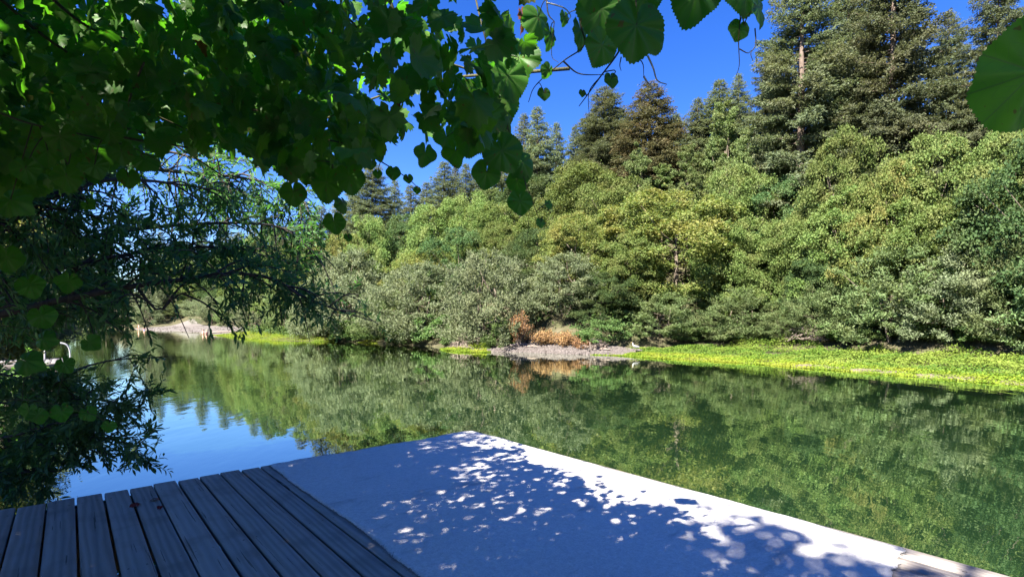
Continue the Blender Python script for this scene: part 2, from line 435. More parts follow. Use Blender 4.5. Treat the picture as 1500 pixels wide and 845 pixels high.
# undergrowth over the wooded slope
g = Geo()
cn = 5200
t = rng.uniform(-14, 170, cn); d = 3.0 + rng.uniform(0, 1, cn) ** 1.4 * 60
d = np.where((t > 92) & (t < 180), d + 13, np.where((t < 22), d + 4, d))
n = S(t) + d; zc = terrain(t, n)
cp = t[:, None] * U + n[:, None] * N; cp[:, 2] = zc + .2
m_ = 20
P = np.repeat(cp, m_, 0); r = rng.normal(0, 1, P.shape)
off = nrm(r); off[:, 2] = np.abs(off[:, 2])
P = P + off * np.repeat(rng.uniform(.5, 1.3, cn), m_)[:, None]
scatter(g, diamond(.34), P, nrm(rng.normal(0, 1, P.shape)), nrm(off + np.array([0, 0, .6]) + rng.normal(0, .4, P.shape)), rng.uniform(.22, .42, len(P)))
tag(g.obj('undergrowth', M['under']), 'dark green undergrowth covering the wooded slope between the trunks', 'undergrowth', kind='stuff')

# ------------------------------------------------------------------ tree prototypes
def part_mesh(g, name, mat, smooth=False): return g.mesh(name, mat, smooth)

def broadleaf(seed, H, R, z0, prof, ncl, nlf, leaf, tmpl, matname, flat=.6, tipup=0.0, rcl=.21, limbs=16, trunk_r=.2, stems=1, inner=.45, stretch=0.0):
    r = np.random.default_rng(seed)
    f = r.uniform(0, 1, ncl * 3)
    w = np.array([prof(x) for x in f]); keep = r.uniform(0, 1, len(f)) < w / w.max() * .95 + .05
    f = f[keep][:ncl]; w = w[keep][:ncl]; k = len(f)
    az = r.uniform(0, 2 * math.pi, k)
    ph = r.uniform(0, 6, 4)
    lump = 1 + .24 * np.sin(2 * az + ph[0] + 3 * f) + .18 * np.sin(3 * az + ph[1] - 5 * f) + .12 * np.sin(7 * f * 3 + ph[2])
    rad = R * w * lump * (inner + (1 - inner) * np.sqrt(r.uniform(0, 1, k)))
    C = np.stack([np.cos(az) * rad, np.sin(az) * rad, z0 + (H - z0) * f], -1)
    rc = R * rcl * r.uniform(.5, 1.45, k) * (.55 + .45 * np.minimum(1, w * 1.3))
    ax = np.stack([np.cos(az), np.sin(az), np.full(k, .5)], -1)
    idx = np.repeat(np.arange(k), nlf)
    dd = nrm(r.normal(0, 1, (len(idx), 3)) + ax[idx] * .45)
    dd[:, 2] = np.where(dd[:, 2] < -.25, -dd[:, 2] * .6, dd[:, 2])
    rr = rc[idx] * (.45 + .6 * np.sqrt(r.uniform(0, 1, len(idx))))
    # ragged: a few leafy shoots stick out of each clump
    rr = rr * np.where(r.uniform(0, 1, len(idx)) < .09, r.uniform(1.1, 1.8, len(idx)), 1)
    P = C[idx] + dd * rr[:, None] * np.array([1, 1, flat])
    if stretch:   # long shoots: every clump is drawn out along its own direction
        sd = nrm(ax * np.array([.8, .8, 1.5]) + r.normal(0, .35, (k, 3)))
        P = P + sd[idx] * (rc[idx] * stretch * r.uniform(-.3, 1, len(idx)) ** 1)[:, None] - dd * (rr * .35)[:, None]
    Z = nrm(dd * .5 + np.array([0, 0, .75]) + r.normal(0, .45, P.shape))
    Y = nrm(dd * .6 + r.normal(0, .7, P.shape) + np.array([0, 0, tipup]))
    g = Geo()
    scatter(g, tmpl, P, Y, Z, leaf * r.uniform(.6, 1.35, len(P)))
    crown = g.mesh('crown', M[matname])
    g = Geo()
    order = np.argsort(r.uniform(0, 1, k))[:limbs]
    for s in range(stems):
        a = s * 2.4 + seed; lean = 0 if stems == 1 else R * .3
        base = np.array([math.cos(a) * .25 * (stems > 1), math.sin(a) * .25 * (stems > 1), -.4])
        top = np.array([math.cos(a) * lean, math.sin(a) * lean, z0 + (H - z0) * .62])
        mid = (base + top) / 2 + r.normal(0, .25, 3) * np.array([1, 1, 0])
        tp = spline([base, mid, top], 9)
        tube(g, tp, np.linspace(trunk_r * (1.25 if stems == 1 else .7), trunk_r * .28, 9), 7)
        for j in order[s::stems]:
            i = int(np.clip(3 + 5 * (C[j, 2] - z0) / (H - z0), 2, 7))
            b = tp[i]; e = C[j]
            mm = (b + e) / 2 + np.array([0, 0, -.12 * np.linalg.norm(e - b)]) + r.normal(0, .12, 3)
            tube(g, spline([b, mm, e], 6), np.linspace(trunk_r * .36, trunk_r * .08, 6), 5)
    return crown, g.mesh('trunk', M['bark'])

def p_round(f): return max(0.0, 1 - abs(2 * f - .75) ** 2.6 / 2.0) ** .6
def p_dome(f): return math.sqrt(max(0.0, 1 - f ** 2.3)) * (.86 + .14 * min(1, f * 4))
def p_spire(f): return (1 - f) ** .62 * min(1, .55 + f * 2.2)

def redwood(seed, H, R, matname, z0=.1, nb=170, sparse=1.0, tipcurve=.75, gap=None):
    r = np.random.default_rng(seed)
    g = Geo(); tr = Geo()
    zz = np.linspace(-.6, H, 16)
    wob = np.cumsum(r.normal(0, .02, (16, 2)), 0)
    tp = np.stack([wob[:, 0], wob[:, 1], zz], -1)
    tube(tr, tp, .015 + H * .014 * np.power(np.clip(1 - np.maximum(zz, 0) / H, 0, 1), .9), 8)
    P, Y, Z, Sz = [], [], [], []
    for b in range(nb):
        f = z0 + (1 - z0) * (b + r.uniform(0, 1)) / nb
        f = min(f, .995)
        az = b * 2.39996 + r.uniform(-.5, .5)
        L = R * ((1 - f) ** tipcurve * (1.08 - .25 * max(0, .35 - f)) + .02) * r.uniform(.62, 1.18)
        if r.uniform() > sparse: continue
        if gap and gap[0] < f < gap[1] and abs((az + math.pi / 2 + math.pi) % (2 * math.pi) - math.pi) < gap[2]: continue
        hd = np.array([math.cos(az), math.sin(az), 0])
        rise = (.55 * f - .22) + r.uniform(-.12, .12)
        s = np.linspace(0, 1, 6)
        zb = f * H + L * (rise * s - .30 * s ** 2 * (1 - f * .8) + .16 * s ** 4)
        pts = tp[int(f * 15)] * np.array([1, 1, 0]) + hd * (s * L)[:, None]; pts[:, 2] = zb
        side = np.array([-hd[1], hd[0], 0])
        pts += side * (r.uniform(-.12, .12) * L * s ** 2)[:, None]
        tube(tr, pts, np.linspace(.02 + L * .011, .008, 6), 4, False)
        ntw = max(5, int(L * 8))
        for j in range(ntw):
            q = .12 + .88 * (j + r.uniform()) / ntw
            i = min(4, int(q * 5)); ff = q * 5 - i
            o = pts[i] * (1 - ff) + pts[i + 1] * ff
            sg = 1 if j % 2 else -1
            tl = L * (.34 * (1 - q) + .10) * r.uniform(.6, 1.2) + .12
            td = nrm(hd * r.uniform(.25, .9) + side * sg * r.uniform(.5, 1.0) + np.array([0, 0, r.uniform(-.38, .22)]))
            m = max(12, int(tl * 62))
            e = r.uniform(.05, 1, m)
            pp = o + td * (tl * e)[:, None] + r.normal(0, .085, (m, 3)) + np.array([0, 0, -.16]) * (tl * e ** 2)[:, None]
            P.append(pp)
            Y.append(nrm(td * 1.0 + r.normal(0, .5, (m, 3)) + np.array([0, 0, -.05])))
            Z.append(nrm(np.array([0, 0, .8]) + hd * .35 + r.normal(0, .5, (m, 3))))
            Sz.append(r.uniform(.12, .26, m) * (.75 + .25 * (1 - f)))
    P, Y, Z, Sz = map(np.concatenate, (P, Y, Z, Sz))
    scatter(g, diamond(.24, .03), P, Y, Z, Sz)
    return g.mesh('crown', M[matname]), tr.mesh('trunk', M['redbark'])

PROTO = {}
def proto(key, H, W, meshes): PROTO.setdefault(key, []).append((H, W, meshes))
DL = diamond(.36); DW = diamond(.17, .03)
for s in (1, 2, 3):
    proto('maple', 10, 9.6, broadleaf(s, 10, 4.4, .3, p_round, 210, 280, .165, DL, 'maple', flat=.88, rcl=.185))
for s in (4, 5):
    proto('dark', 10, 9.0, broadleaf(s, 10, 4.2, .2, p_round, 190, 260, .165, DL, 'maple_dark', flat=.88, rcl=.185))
for s in (14, 15):
    proto('gold', 10, 9.4, broadleaf(s, 10, 4.3, .4, p_round, 200, 270, .165, DL, 'gold', flat=.88, rcl=.185))
for s in (6, 7, 8):
    proto('willow', 7, 7.6, broadleaf(s, 7, 3.5, .1, p_dome, 190, 190, .20, DW, 'willow', flat=.85, stretch=1.5, tipup=.5, rcl=.19, stems=4, trunk_r=.16, limbs=24))
for s in (16, 17):
    proto('willow_green', 7, 7.6, broadleaf(s, 7, 3.5, .1, p_dome, 180, 190, .20, DW, 'willow_green', flat=.8, stretch=1.5, tipup=.4, rcl=.19, stems=4, trunk_r=.16, limbs=24))
for s in (9, 10):
    proto('poplar', 14, 6.2, broadleaf(s, 14, 2.9, 1.2, p_spire, 190, 230, .17, DL, 'poplar', flat=.9, stretch=1.0, tipup=.5, rcl=.22))
for s in (11, 12):
    proto('shrub', 2.4, 3.4, broadleaf(s, 2.4, 1.55, .0, p_dome, 60, 150, .13, diamond(.32), 'shrub', flat=.8, tipup=.3, rcl=.26, stems=4, trunk_r=.05, limbs=12))
for s in (21, 22, 23):
    proto('redwood', 26, 9.0, redwood(s, 26, 4.3, 'redwood', nb=210, tipcurve=.52))
for s in (24, 25):
    proto('spire', 18, 6.0, redwood(s, 18, 3.0, 'redwood', nb=150, tipcurve=.68))
proto('redwood_bare', 26, 9.0, redwood(27, 26, 4.3, 'redwood', nb=210, tipcurve=.52, gap=(.58, .80, .42)))
proto('redwood_trunk', 26, 9.0, redwood(28, 26, 4.3, 'redwood', nb=210, tipcurve=.52, gap=(.30, .88, .17)))
proto('brown', 20, 8.0, redwood(26, 20, 4.0, 'redwood_brown', nb=160, tipcurve=.6))

def plant_tree(kind, name, cat, p, height, width, label, group=None, rz=None, variant=None):
    H, W, (crown, trunk) = PROTO[kind][random.randrange(len(PROTO[kind])) if variant is None else variant % len(PROTO[kind])]
    e = empty(name, p, random.uniform(0, 6.28) if rz is None else rz)
    e.scale = (width / W, width / W, height / H)
    for nm, me in (('crown', crown), ('trunk', trunk)):
        o = bpy.data.objects.new(nm, me); COL.objects.link(o); o.parent = e
    return tag(e, label, cat, group)

def far(px, d):
    x = (px - CX) / F
    D = np.linspace(6, 420, 4000)
    t, n = to_tn(x * D, D)
    k = np.argmax(n - S(t) - d > 0)
    return D[k], t[k], n[k]

KN = {'maple': ('maple_tree', 'tree'), 'dark': ('broadleaf_tree', 'tree'), 'gold': ('maple_tree', 'tree'), 'willow': ('willow_tree', 'willow'), 'willow_green': ('willow_tree', 'willow'),
      'poplar': ('poplar_tree', 'tree'), 'shrub': ('shrub', 'shrub'), 'redwood': ('redwood_tree', 'conifer'), 'spire': ('redwood_tree', 'conifer'), 'brown': ('redwood_tree', 'conifer')}
for q_ in ('redwood_bare', 'redwood_trunk'): KN[q_] = KN['redwood']
GR = {'maple': 'broadleaf trees on the far slope', 'dark': 'broadleaf trees on the far slope', 'gold': 'broadleaf trees on the far slope', 'willow': 'willows along the far bank',
      'willow_green': 'willows along the far bank', 'poplar': 'pointed light green trees on the far slope', 'shrub': 'low shrubs on the far bank',
      'redwood': 'conifers on the ridge', 'spire': 'conifers on the ridge', 'brown': 'conifers on the ridge'}
# kind, photo column, metres behind the waterline, photo row of its top, width in photo pixels, label
TREES = [
 # --- conifers
 ('redwood_trunk', 1172, 15, -70, 190, 'tall redwood with pale visible trunk, nearest the open sky on the right'),
 ('redwood_bare', 1308, 17, -120, 185, 'tall redwood with thick bare grey trunk high in its crown'),
 ('redwood', 1245, 26, -60, 150, 'shaded redwood standing back between the two tallest redwoods'),
 ('redwood', 1462, 19, -60, 150, 'redwood behind the big vine leaf at the right edge of the picture'),
 ('redwood', 1390, 30, 20, 110, 'dark redwood set back beside the small patch of sky at upper right'),
 ('redwood', 1545, 14, -30, 170, 'redwood whose left branches reach into the right edge'),
 ('spire', 1082, 34, 110, 46, 'slim pointed conifer tip just left of the tall pale-trunked redwood'),
 ('spire', 1055, 36, 118, 66, 'broad dark conifer top behind the pointed light green trees'),
 ('spire', 1022, 34, 145, 50, 'narrow deep green conifer right of the browning conifer'),
 ('brown', 952, 24, 122, 120, 'olive-brown conifer under the white dry tendril'),
 ('redwood', 886, 26, 128, 104, 'dark full conifer left of the browning conifer'),
 ('spire', 842, 38, 186, 40, 'small conifer in the skyline gap, left of the dark full conifer'),
 ('spire', 815, 40, 180, 40, 'small sharp conifer in the middle of the skyline dip'),
 ('spire', 786, 27, 158, 62, 'upright conifer beside the hanging vine shoot'),
 ('spire', 768, 30, 168, 50, 'conifer partly hidden by the lowest leaves of the hanging vine shoot'),
 ('spire', 735, 34, 232, 60, 'conifer showing between the hanging vine leaves and the ridge'),
 ('spire', 682, 30, 240, 44, 'thin conifer, right one of the trio on the middle ridge'),
 ('spire', 652, 28, 238, 62, 'widest conifer of the trio on the middle ridge'),
 ('spire', 667, 34, 246, 44, 'conifer in the centre of the trio on the middle ridge'),
 ('redwood', 546, 17, 240, 92, 'broad sunlit conifer left of the middle ridge'),
 ('spire', 601, 21, 272, 54, 'short conifer between the broad sunlit conifer and the trio'),
 ('spire', 578, 26, 264, 40, 'bluish conifer just right of the broad sunlit conifer'),
 ('spire', 470, 13, 302, 52, 'far conifer at the left end of the ridge'),
 ('spire', 442, 15, 316, 50, 'last far conifer of the ridge, above the willow branch tips'),
 ('spire', 415, 13, 340, 46, 'distant conifer half hidden by the overhanging willow branch'),
 ('redwood', 865, 40, 165, 60, 'conifer peeping out behind the dark full conifer'),
 ('spire', 912, 36, 160, 56, 'conifer tucked between the dark full conifer and the browning one'),
 ('spire', 990, 34, 168, 56, 'dark conifer just right of the olive-brown conifer'),
 ('spire', 705, 36, 236, 50, 'conifer just right of the trio on the middle ridge'),
 ('spire', 625, 30, 268, 46, 'low conifer left of the trio on the middle ridge'),
 ('spire', 520, 20, 275, 54, 'conifer on the left flank of the broad sunlit conifer'),
 ('spire', 495, 18, 292, 50, 'conifer between the broad sunlit conifer and the left end of the ridge'),
 ('redwood', 1130, 30, 60, 90, 'dark conifer filling in behind the pale-trunked redwood'),
 # --- pointed light green trees
 ('poplar', 1062, 20, 150, 84, 'tallest pointed light green tree beside the redwoods'),
 ('poplar', 1008, 17, 212, 66, 'pointed bright green tree below the narrow conifer'),
 ('poplar', 935, 18, 208, 60, 'pointed yellow-green tree below the olive-brown conifer'),
 ('poplar', 1098, 16, 185, 66, 'pointed pale tree touching the left side of the tall redwood'),
 ('poplar', 970, 20, 240, 60, 'low pointed green tree in front of the conifer trunks'),
 # --- broadleaf trees, upper rows
 ('maple', 850, 19, 244, 130, 'pale maple on the upper slope under the dark full conifer'),
 ('maple', 905, 15, 262, 120, 'maple on the upper slope left of the big yellow-green maple'),
 ('dark', 775, 22, 262, 110, 'dull green tree high on the slope under the upright conifer'),
 ('maple', 742, 16, 300, 110, 'round maple behind the lowest hanging vine leaf'),
 ('maple', 688, 15, 288, 100, 'round light maple below the conifer trio'),
 ('poplar', 716, 22, 268, 60, 'pointed light tree right of the conifer trio'),
 ('maple', 630, 12, 306, 100, 'bright maple below the short conifer'),
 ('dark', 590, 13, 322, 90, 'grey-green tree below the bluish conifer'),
 ('maple', 540, 9, 322, 92, 'bright maple below the broad sunlit conifer'),
 ('gold', 497, 7, 345, 84, 'yellowish tree above the leftmost grey willow'),
 ('maple', 455, 8, 348, 80, 'light maple at the left end of the slope'),
 ('maple', 425, 9, 372, 80, 'pale tree behind the tips of the willow branch'),
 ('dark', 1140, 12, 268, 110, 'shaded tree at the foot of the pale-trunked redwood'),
 ('maple', 1075, 11, 250, 120, 'maple on the slope below the tallest pointed tree'),
 ('maple', 1235, 11, 200, 130, 'sunlit maple standing before the shaded redwood'),
 ('maple', 1362, 10, 208, 150, 'large sunlit maple below the thick bare redwood trunk'),
 ('gold', 1300, 9, 245, 120, 'yellow-green maple between the two sunlit maples on the right'),
 ('maple', 1475, 11, 196, 120, 'maple below the big vine leaf on the right'),
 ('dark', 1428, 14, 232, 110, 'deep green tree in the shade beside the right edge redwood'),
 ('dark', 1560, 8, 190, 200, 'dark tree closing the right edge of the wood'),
 # --- broadleaf, middle rows
 ('gold', 990, 5.5, 286, 205, 'broad yellow-green maple in the middle of the far bank'),
 ('maple', 1075, 5.5, 330, 120, 'green maple touching the right side of the broad yellow-green maple'),
 ('maple', 925, 6, 345, 110, 'maple touching the left side of the broad yellow-green maple'),
 ('gold', 842, 8, 318, 120, 'yellowing tree above the willow beside the dead shrub'),
 ('dark', 790, 9, 335, 100, 'dark rounded tree above the middle grey willow'),
 ('dark', 672, 7, 338, 96, 'dark tree between two grey willows on the left bank'),
 ('maple', 728, 10, 330, 90, 'mid green maple directly behind the middle grey willow'),
 ('gold', 622, 5.5, 366, 90, 'yellow-tinged tree just behind the second grey willow'),
 ('maple', 1150, 6, 322, 120, 'grey-tinged maple right of the broad yellow-green maple'),
 ('maple', 1245, 5.5, 285, 150, 'maple above the dry brush pile'),
 ('maple', 1340, 5.5, 290, 150, 'bushy maple above the widest willow'),
 ('maple', 1440, 6.5, 275, 150, 'bushy maple at the right edge above the last willow'),
 ('dark', 880, 4.2, 400, 90, 'deep green tree behind the orange dead shrub'),
 ('dark', 1190, 4.6, 370, 90, 'dark tree in the gap left of the dry brush pile'),
 # --- willows at the water
 ('willow', 510, 1.6, 374, 120, 'leftmost grey-green willow at the water'),
 ('willow', 612, 1.5, 394, 130, 'second grey-green willow from the left, overhanging the water'),
 ('willow', 718, 2.4, 374, 140, 'tallest silvery willow, left of the orange dead shrub'),
 ('willow', 826, 4.6, 380, 124, 'silvery willow directly behind the orange dead shrub'),
 ('willow_green', 566, 1.2, 428, 80, 'small green willow between the first two grey willows'),
 ('willow_green', 1085, 7.0, 428, 110, 'small green willow on the bank right of the broad maple'),
 ('willow_green', 1225, 7.6, 405, 110, 'green willow rising behind the dry brush pile'),
 ('willow_green', 1312, 7.0, 366, 170, 'widest willow on the right, grey-green above the leafy plants'),
 ('willow', 1405, 7.2, 372, 150, 'grey willow next to the right edge of the picture'),
 ('willow_green', 1490, 7.4, 350, 150, 'green willow cut by the right edge'),
 ('willow_green', 1600, 7.0, 330, 200, 'willow out at the right edge'),
 ('willow_green', 965, 5.2, 428, 120, 'low spreading willow under the broad yellow-green maple'),
 ('willow_green', 1150, 7.4, 452, 80, 'low round willow left of the dry brush pile'),
 # --- shrubs
 ('shrub', 514, 1.2, 458, 60, 'small round grey-green shrub under the leftmost willow'),
 ('shrub', 538, .5, 466, 60, 'low dusty shrub dipping into the water under the leftmost willow'),
 ('shrub', 592, .5, 464, 66, 'low shrub dipping into the water left of the second grey willow'),
 ('shrub', 668, .8, 474, 50, 'low leafy shrub left of the grey heap of dry brush'),
 ('shrub', 880, 2.2, 468, 64, 'low green shrub right of the dead shrub'),
 ('shrub', 640, 1.4, 462, 70, 'bright green shrub low at the water between the willows'),
 ('shrub', 735, 2.0, 474, 50, 'green shrub just left of the orange dead shrub'),
 ('shrub', 915, 5.4, 474, 66, 'dark green shrub behind the standing bird'),
 ('shrub', 1010, 6.4, 486, 60, 'low shrub among the bank plants under the broad maple'),
 ('shrub', 1050, 6.8, 480, 66, 'leafy shrub at the foot of the small green willow'),
 ('shrub', 1110, 7.0, 482, 60, 'dusty green shrub left of the low round willow'),
 ('shrub', 1245, 7.2, 466, 70, 'round shrub just right of the dry brush pile'),
 ('shrub', 1290, 7.3, 478, 60, 'shrub at the foot of the widest willow'),
 ('shrub', 1370, 7.3, 476, 70, 'shrub between the widest willow and the grey willow'),
 ('shrub', 1450, 7.3, 478, 76, 'shrub low at the right edge of the bank'),
 # --- upstream, behind the gravel bar
 ('willow', 462, 3.0, 412, 70, 'willow behind the left green mat, right of the branch tips'),
 ('willow_green', 420, 6.5, 420, 70, 'green willow behind the left green mat'),
 ('willow', 378, 9, 432, 60, 'grey willow behind the right end of the gravel bar'),
 ('willow_green', 345, 14, 430, 56, 'willow behind the middle of the gravel bar'),
 ('willow', 312, 15, 436, 50, 'far grey willow behind the gravel bar'),
 ('willow', 288, 16, 440, 44, 'pale far willow behind the left half of the gravel bar'),
 ('willow_green', 264, 16, 442, 44, 'small far willow at the left half of the gravel bar'),
 ('dark', 240, 15, 425, 40, 'dark far tree at the left tip of the gravel bar'),
 ('willow', 218, 7, 440, 40, 'far willow behind the wading bathers'),
 ('maple', 390, 14, 363, 74, 'far maple above the gravel bar'),
 ('maple', 350, 22, 370, 60, 'far rounded tree above the gravel bar'),
 ('dark', 315, 26, 378, 54, 'far dark tree on the rise above the gravel bar'),
 ('maple', 280, 26, 376, 50, 'far pale tree on the rise at the river bend'),
 ('dark', 250, 24, 374, 46, 'far tree at the river bend, above the dark far tree'),
 ('spire', 330, 34, 330, 34, 'far conifer above the river bend'),
 ('spire', 296, 36, 334, 30, 'far slim conifer at the river bend'),
 ('spire', 372, 26, 324, 36, 'far conifer behind the overhanging willow branch'),
 ('spire', 235, 30, 340, 28, 'farthest conifer, where the river turns'),
 ('dark', 408, 16, 338, 70, 'dark far tree on the slope behind the left green mat'),
 ('maple', 372, 20, 352, 64, 'rounded far tree on the slope over the gravel bar'),
 ('redwood', 395, 24, 322, 60, 'full far conifer on the slope over the left green mat'),
 ('dark', 335, 24, 362, 56, 'dark rounded far tree on the slope over the middle of the gravel bar'),
 ('redwood', 265, 34, 352, 50, 'full far conifer over the left half of the gravel bar'),
 ('redwood', 350, 32, 340, 52, 'full far conifer over the middle of the gravel bar'),
]
for kind, px, d, ty, w, label in TREES:
    D, t, n = far(px, d)
    zb = float(terrain(t, n)) - .15
    zt = CAMZ + (HY - ty) / F * D
    if kind in ('redwood', 'spire', 'brown', 'redwood_bare', 'redwood_trunk'): w *= (1.75 if kind == 'spire' else 1.4) if ty > 60 else 1.0
    if kind in ('maple', 'gold', 'dark') and px > 930 and d < 8:
        D, t, n = far(px, d + 3.5); zb = float(terrain(t, n)) - .15; zt = CAMZ + (HY - ty) / F * D
    nm, cat = KN[kind]
    plant_tree(kind, nm, cat, tn(t, n, zb), max(1.2, zt - zb), w * D / F, label, GR.get(kind, 'conifers on the ridge'), rz=-math.atan((px - CX) / F) if kind in ('redwood_bare', 'redwood_trunk') else None)

# trees of the near bank, downriver of them the bend closes the view
NEAR = [('gold', 21, -3.6, 9.5, 6.4, 'sunlit yellow-green tree on the near bank, seen through the branches at left'),
        ('willow', 34.5, -4.6, 8, 8.5, 'pale willow on the near bank just behind the neighbouring dock'),
        ('dark', 40, -6.4, 12, 10, 'tall dark tree on the near bank beyond the neighbouring dock'),
        ('willow', 46, -3.4, 8, 10, 'sunlit grey willow on the near bank above the ladder rail'),
        ('maple', 62, -5.0, 12, 12, 'maple on the near bank far beyond the ladder rail'),
        ('willow_green', 82, -6.0, 9, 11, 'green willow leaning to the water far along the near bank'),
        ('dark', 105, -8.0, 14, 13, 'dark tree far along the near bank'),
        ('maple', 135, -9.0, 14, 14, 'last maple of the near bank, left of the bathers'),
        ('dark', 165, -9.0, 15, 15, 'dark wood-edge tree at the far end of the near bank')]
for kind, t, n, h, w, label in NEAR:
    plant_tree(kind, *KN[kind], tn(t, n, float(terrain(t, n)) - .2), h, w, label, 'trees of the near bank')
# trees that close the valley where the river bends
for i, (t, n, h, k) in enumerate([(206, 9, 17, 'dark'), (214, 2, 16, 'maple'), (222, -6, 18, 'dark'), (214, -14, 18, 'maple'), (236, 10, 24, 'redwood'), (240, -12, 24, 'redwood'), (232, 24, 24, 'redwood'), (196, 20, 15, 'willow')]):
    lab = ['first broad dark tree where the river bends', 'light tree in the middle of the river bend', 'tall dark tree at the end of the water', 'pale tree at the left of the river bend',
           'large conifer behind the river bend', 'conifer at the left behind the river bend', 'conifer on the hill over the river bend', 'broad willow at the start of the river bend'][i]
    plant_tree(k, *KN[k], tn(t, n, float(terrain(t, n)) - .3), h, h * .8 if k != 'redwood' else 9, lab, 'trees at the river bend')

# ------------------------------------------------------------------ dead shrubs, brush and stones on the far bank
def dead_shrub(name, p, h, w, label, seed, lean=0):
    r = np.random.default_rng(seed)
    e = empty(name, p)
    st = Geo(); lf = Geo()
    for i in range(34):
        a = r.uniform(0, 6.28); q = r.uniform(.2, 1)
        tip = np.array([math.cos(a) * w * .5 * q + lean * q, math.sin(a) * w * .5 * q, h * (1 - .55 * q * q) * r.uniform(.6, 1.05)])
        mid = tip * .5 + np.array([0, 0, h * .12]) + r.normal(0, .06, 3)
        pts = spline([(0, 0, -.1), mid, tip], 8)
        tube(st, pts, np.linspace(.02, .004, 8), 4, False)
        m = 110
        s = r.uniform(.25, 1, m); k = np.clip((s * 7).astype(int), 0, 6); ff = (s * 7 - k)[:, None]
        P = pts[k] * (1 - ff) + pts[k + 1] * ff + r.normal(0, .10, (m, 3))
        scatter(lf, diamond(.25), P, nrm(r.normal(0, 1, (m, 3)) + np.array([0, 0, -.5])), nrm(r.normal(0, .7, (m, 3)) + np.array([0, 0, .5])), r.uniform(.07, .15, m))
    st.obj('stem', M['twig'], e); lf.obj('foliage', M['dead'], e)
    return tag(e, label, 'dead shrub', 'dead shrubs on the gravel edge')
def onbank(px, d):
    D, t, n = far(px, d); return tn(t, n, float(terrain(t, n)))
dead_shrub('dead_shrub', onbank(760, .8), 3.0, 2.1, 'upright golden-orange dead shrub at the water', 31, .2)
dead_shrub('dead_shrub', onbank(798, 1.2), 1.25, 2.0, 'low rust-brown dead shrub right beside the upright golden one', 32)
dead_shrub('dead_shrub', onbank(828, 1.2), 1.05, 2.2, 'low spreading orange dead shrub nearest the standing bird', 33)
dead_shrub('dead_shrub', onbank(853, 1.1), .6, 1.3, 'smallest tan dead shrub at the right end of the gravel edge', 34)

def brush_pile(p, w, h, label, seed, n=150):
    r = np.random.default_rng(seed); g = Geo()
    for i in range(n):
        a = r.uniform(0, 6.28); q = math.sqrt(r.uniform()) * w / 2
        c = np.array([math.cos(a) * q, math.sin(a) * q, r.uniform(0, 1) * h * (1 - (2 * q / w) ** 2) + .03])
        d = nrm(r.normal(0, 1, 3) * np.array([1, 1, .45])); L = r.uniform(.25, .8)
        pts = spline([c - d * L / 2, c + r.normal(0, .05, 3), c + d * L / 2 + np.array([0, 0, r.uniform(-.05, .15)])], 5)
        tube(g, pts, np.linspace(r.uniform(.01, .03), .006, 5), 4)
    o = g.obj('brush_pile', M['twig']); o.location = [float(v) for v in p]
    return tag(o, label, 'brush pile', 'dry brush piles on the far bank')
brush_pile(onbank(690, .9), 3.2, 1.5, 'grey heap of dry brush left of the small bright green mat', 41, 260)
brush_pile(onbank(1188, 7.2), 3.0, 1.3, 'tangle of bare grey twigs under the willows on the right', 42, 320)
brush_pile(onbank(868, 1.2), 2.0, .45, 'flat scatter of driftwood twigs at the right end of the gravel edge', 43, 140)
def log(px, d, L, r0, yaw, label):
    p = onbank(px, d); g = Geo()
    dd = np.array([math.cos(yaw), math.sin(yaw), .05])
    tube(g, spline([-dd * L / 2, np.array([0, 0, .06]), dd * L / 2], 8), np.linspace(r0, r0 * .55, 8), 8)
    tube(g, spline([dd * L * .1, dd * L * .2 + np.array([.1, .05, .25])], 4), np.linspace(r0 * .4, .01, 4), 5)
    o = g.obj('driftwood_log', M['twig'], smooth=True); o.location = [float(v) for v in (p + np.array([0, 0, r0]))]
    tag(o, label, 'driftwood', 'driftwood logs on the gravel edge')
log(762, .9, 1.5, .10, .3, 'pale driftwood log in front of the upright golden dead shrub')
log(778, .6, 1.1, .07, -.2, 'short driftwood log close to the water below the dead shrubs')
log(880, .8, 1.3, .08, -.5, 'driftwood log at the right end of the gravel edge by the bird')
log(325, 1.2, 3.6, .16, .2, 'dark driftwood log where the gravel bar meets the green mat')
g = Geo(); r = np.random.default_rng(51)
for (t0, t1, d0, d1, cnt, sm) in ((20.5, 36, -.15, 2.2, 5000, .10), (95, 175, -.2, 9, 500, .14)):
    t = r.uniform(t0, t1, cnt); n = S(t) + r.uniform(d0, d1, cnt)
    z = terrain(t, n)
    oct_ = np.array([(1, 0, 0), (0, 1, 0), (-1, 0, 0), (0, -1, 0), (0, 0, .7), (0, 0, -.7)], float)
    ot = [(0, 1, 4), (1, 2, 4), (2, 3, 4), (3, 0, 4), (1, 0, 5), (2, 1, 5), (3, 2, 5), (0, 3, 5)]
    P = t[:, None] * U + n[:, None] * N; P[:, 2] = z + .02
    scatter(g, (oct_, [], ot, oct_[:, :2]), P, nrm(r.normal(0, 1, (cnt, 3)) * [1, 1, .2]), nrm(r.normal(0, .3, (cnt, 3)) + [0, 0, 1]), sm * r.uniform(.4, 1.6, cnt))
tag(g.obj('gravel', gravel_mat('stones', (.10, .085, .08), (.16, .14, .13), 4.0)), 'loose grey stones along the far gravel edges', 'gravel', kind='stuff')

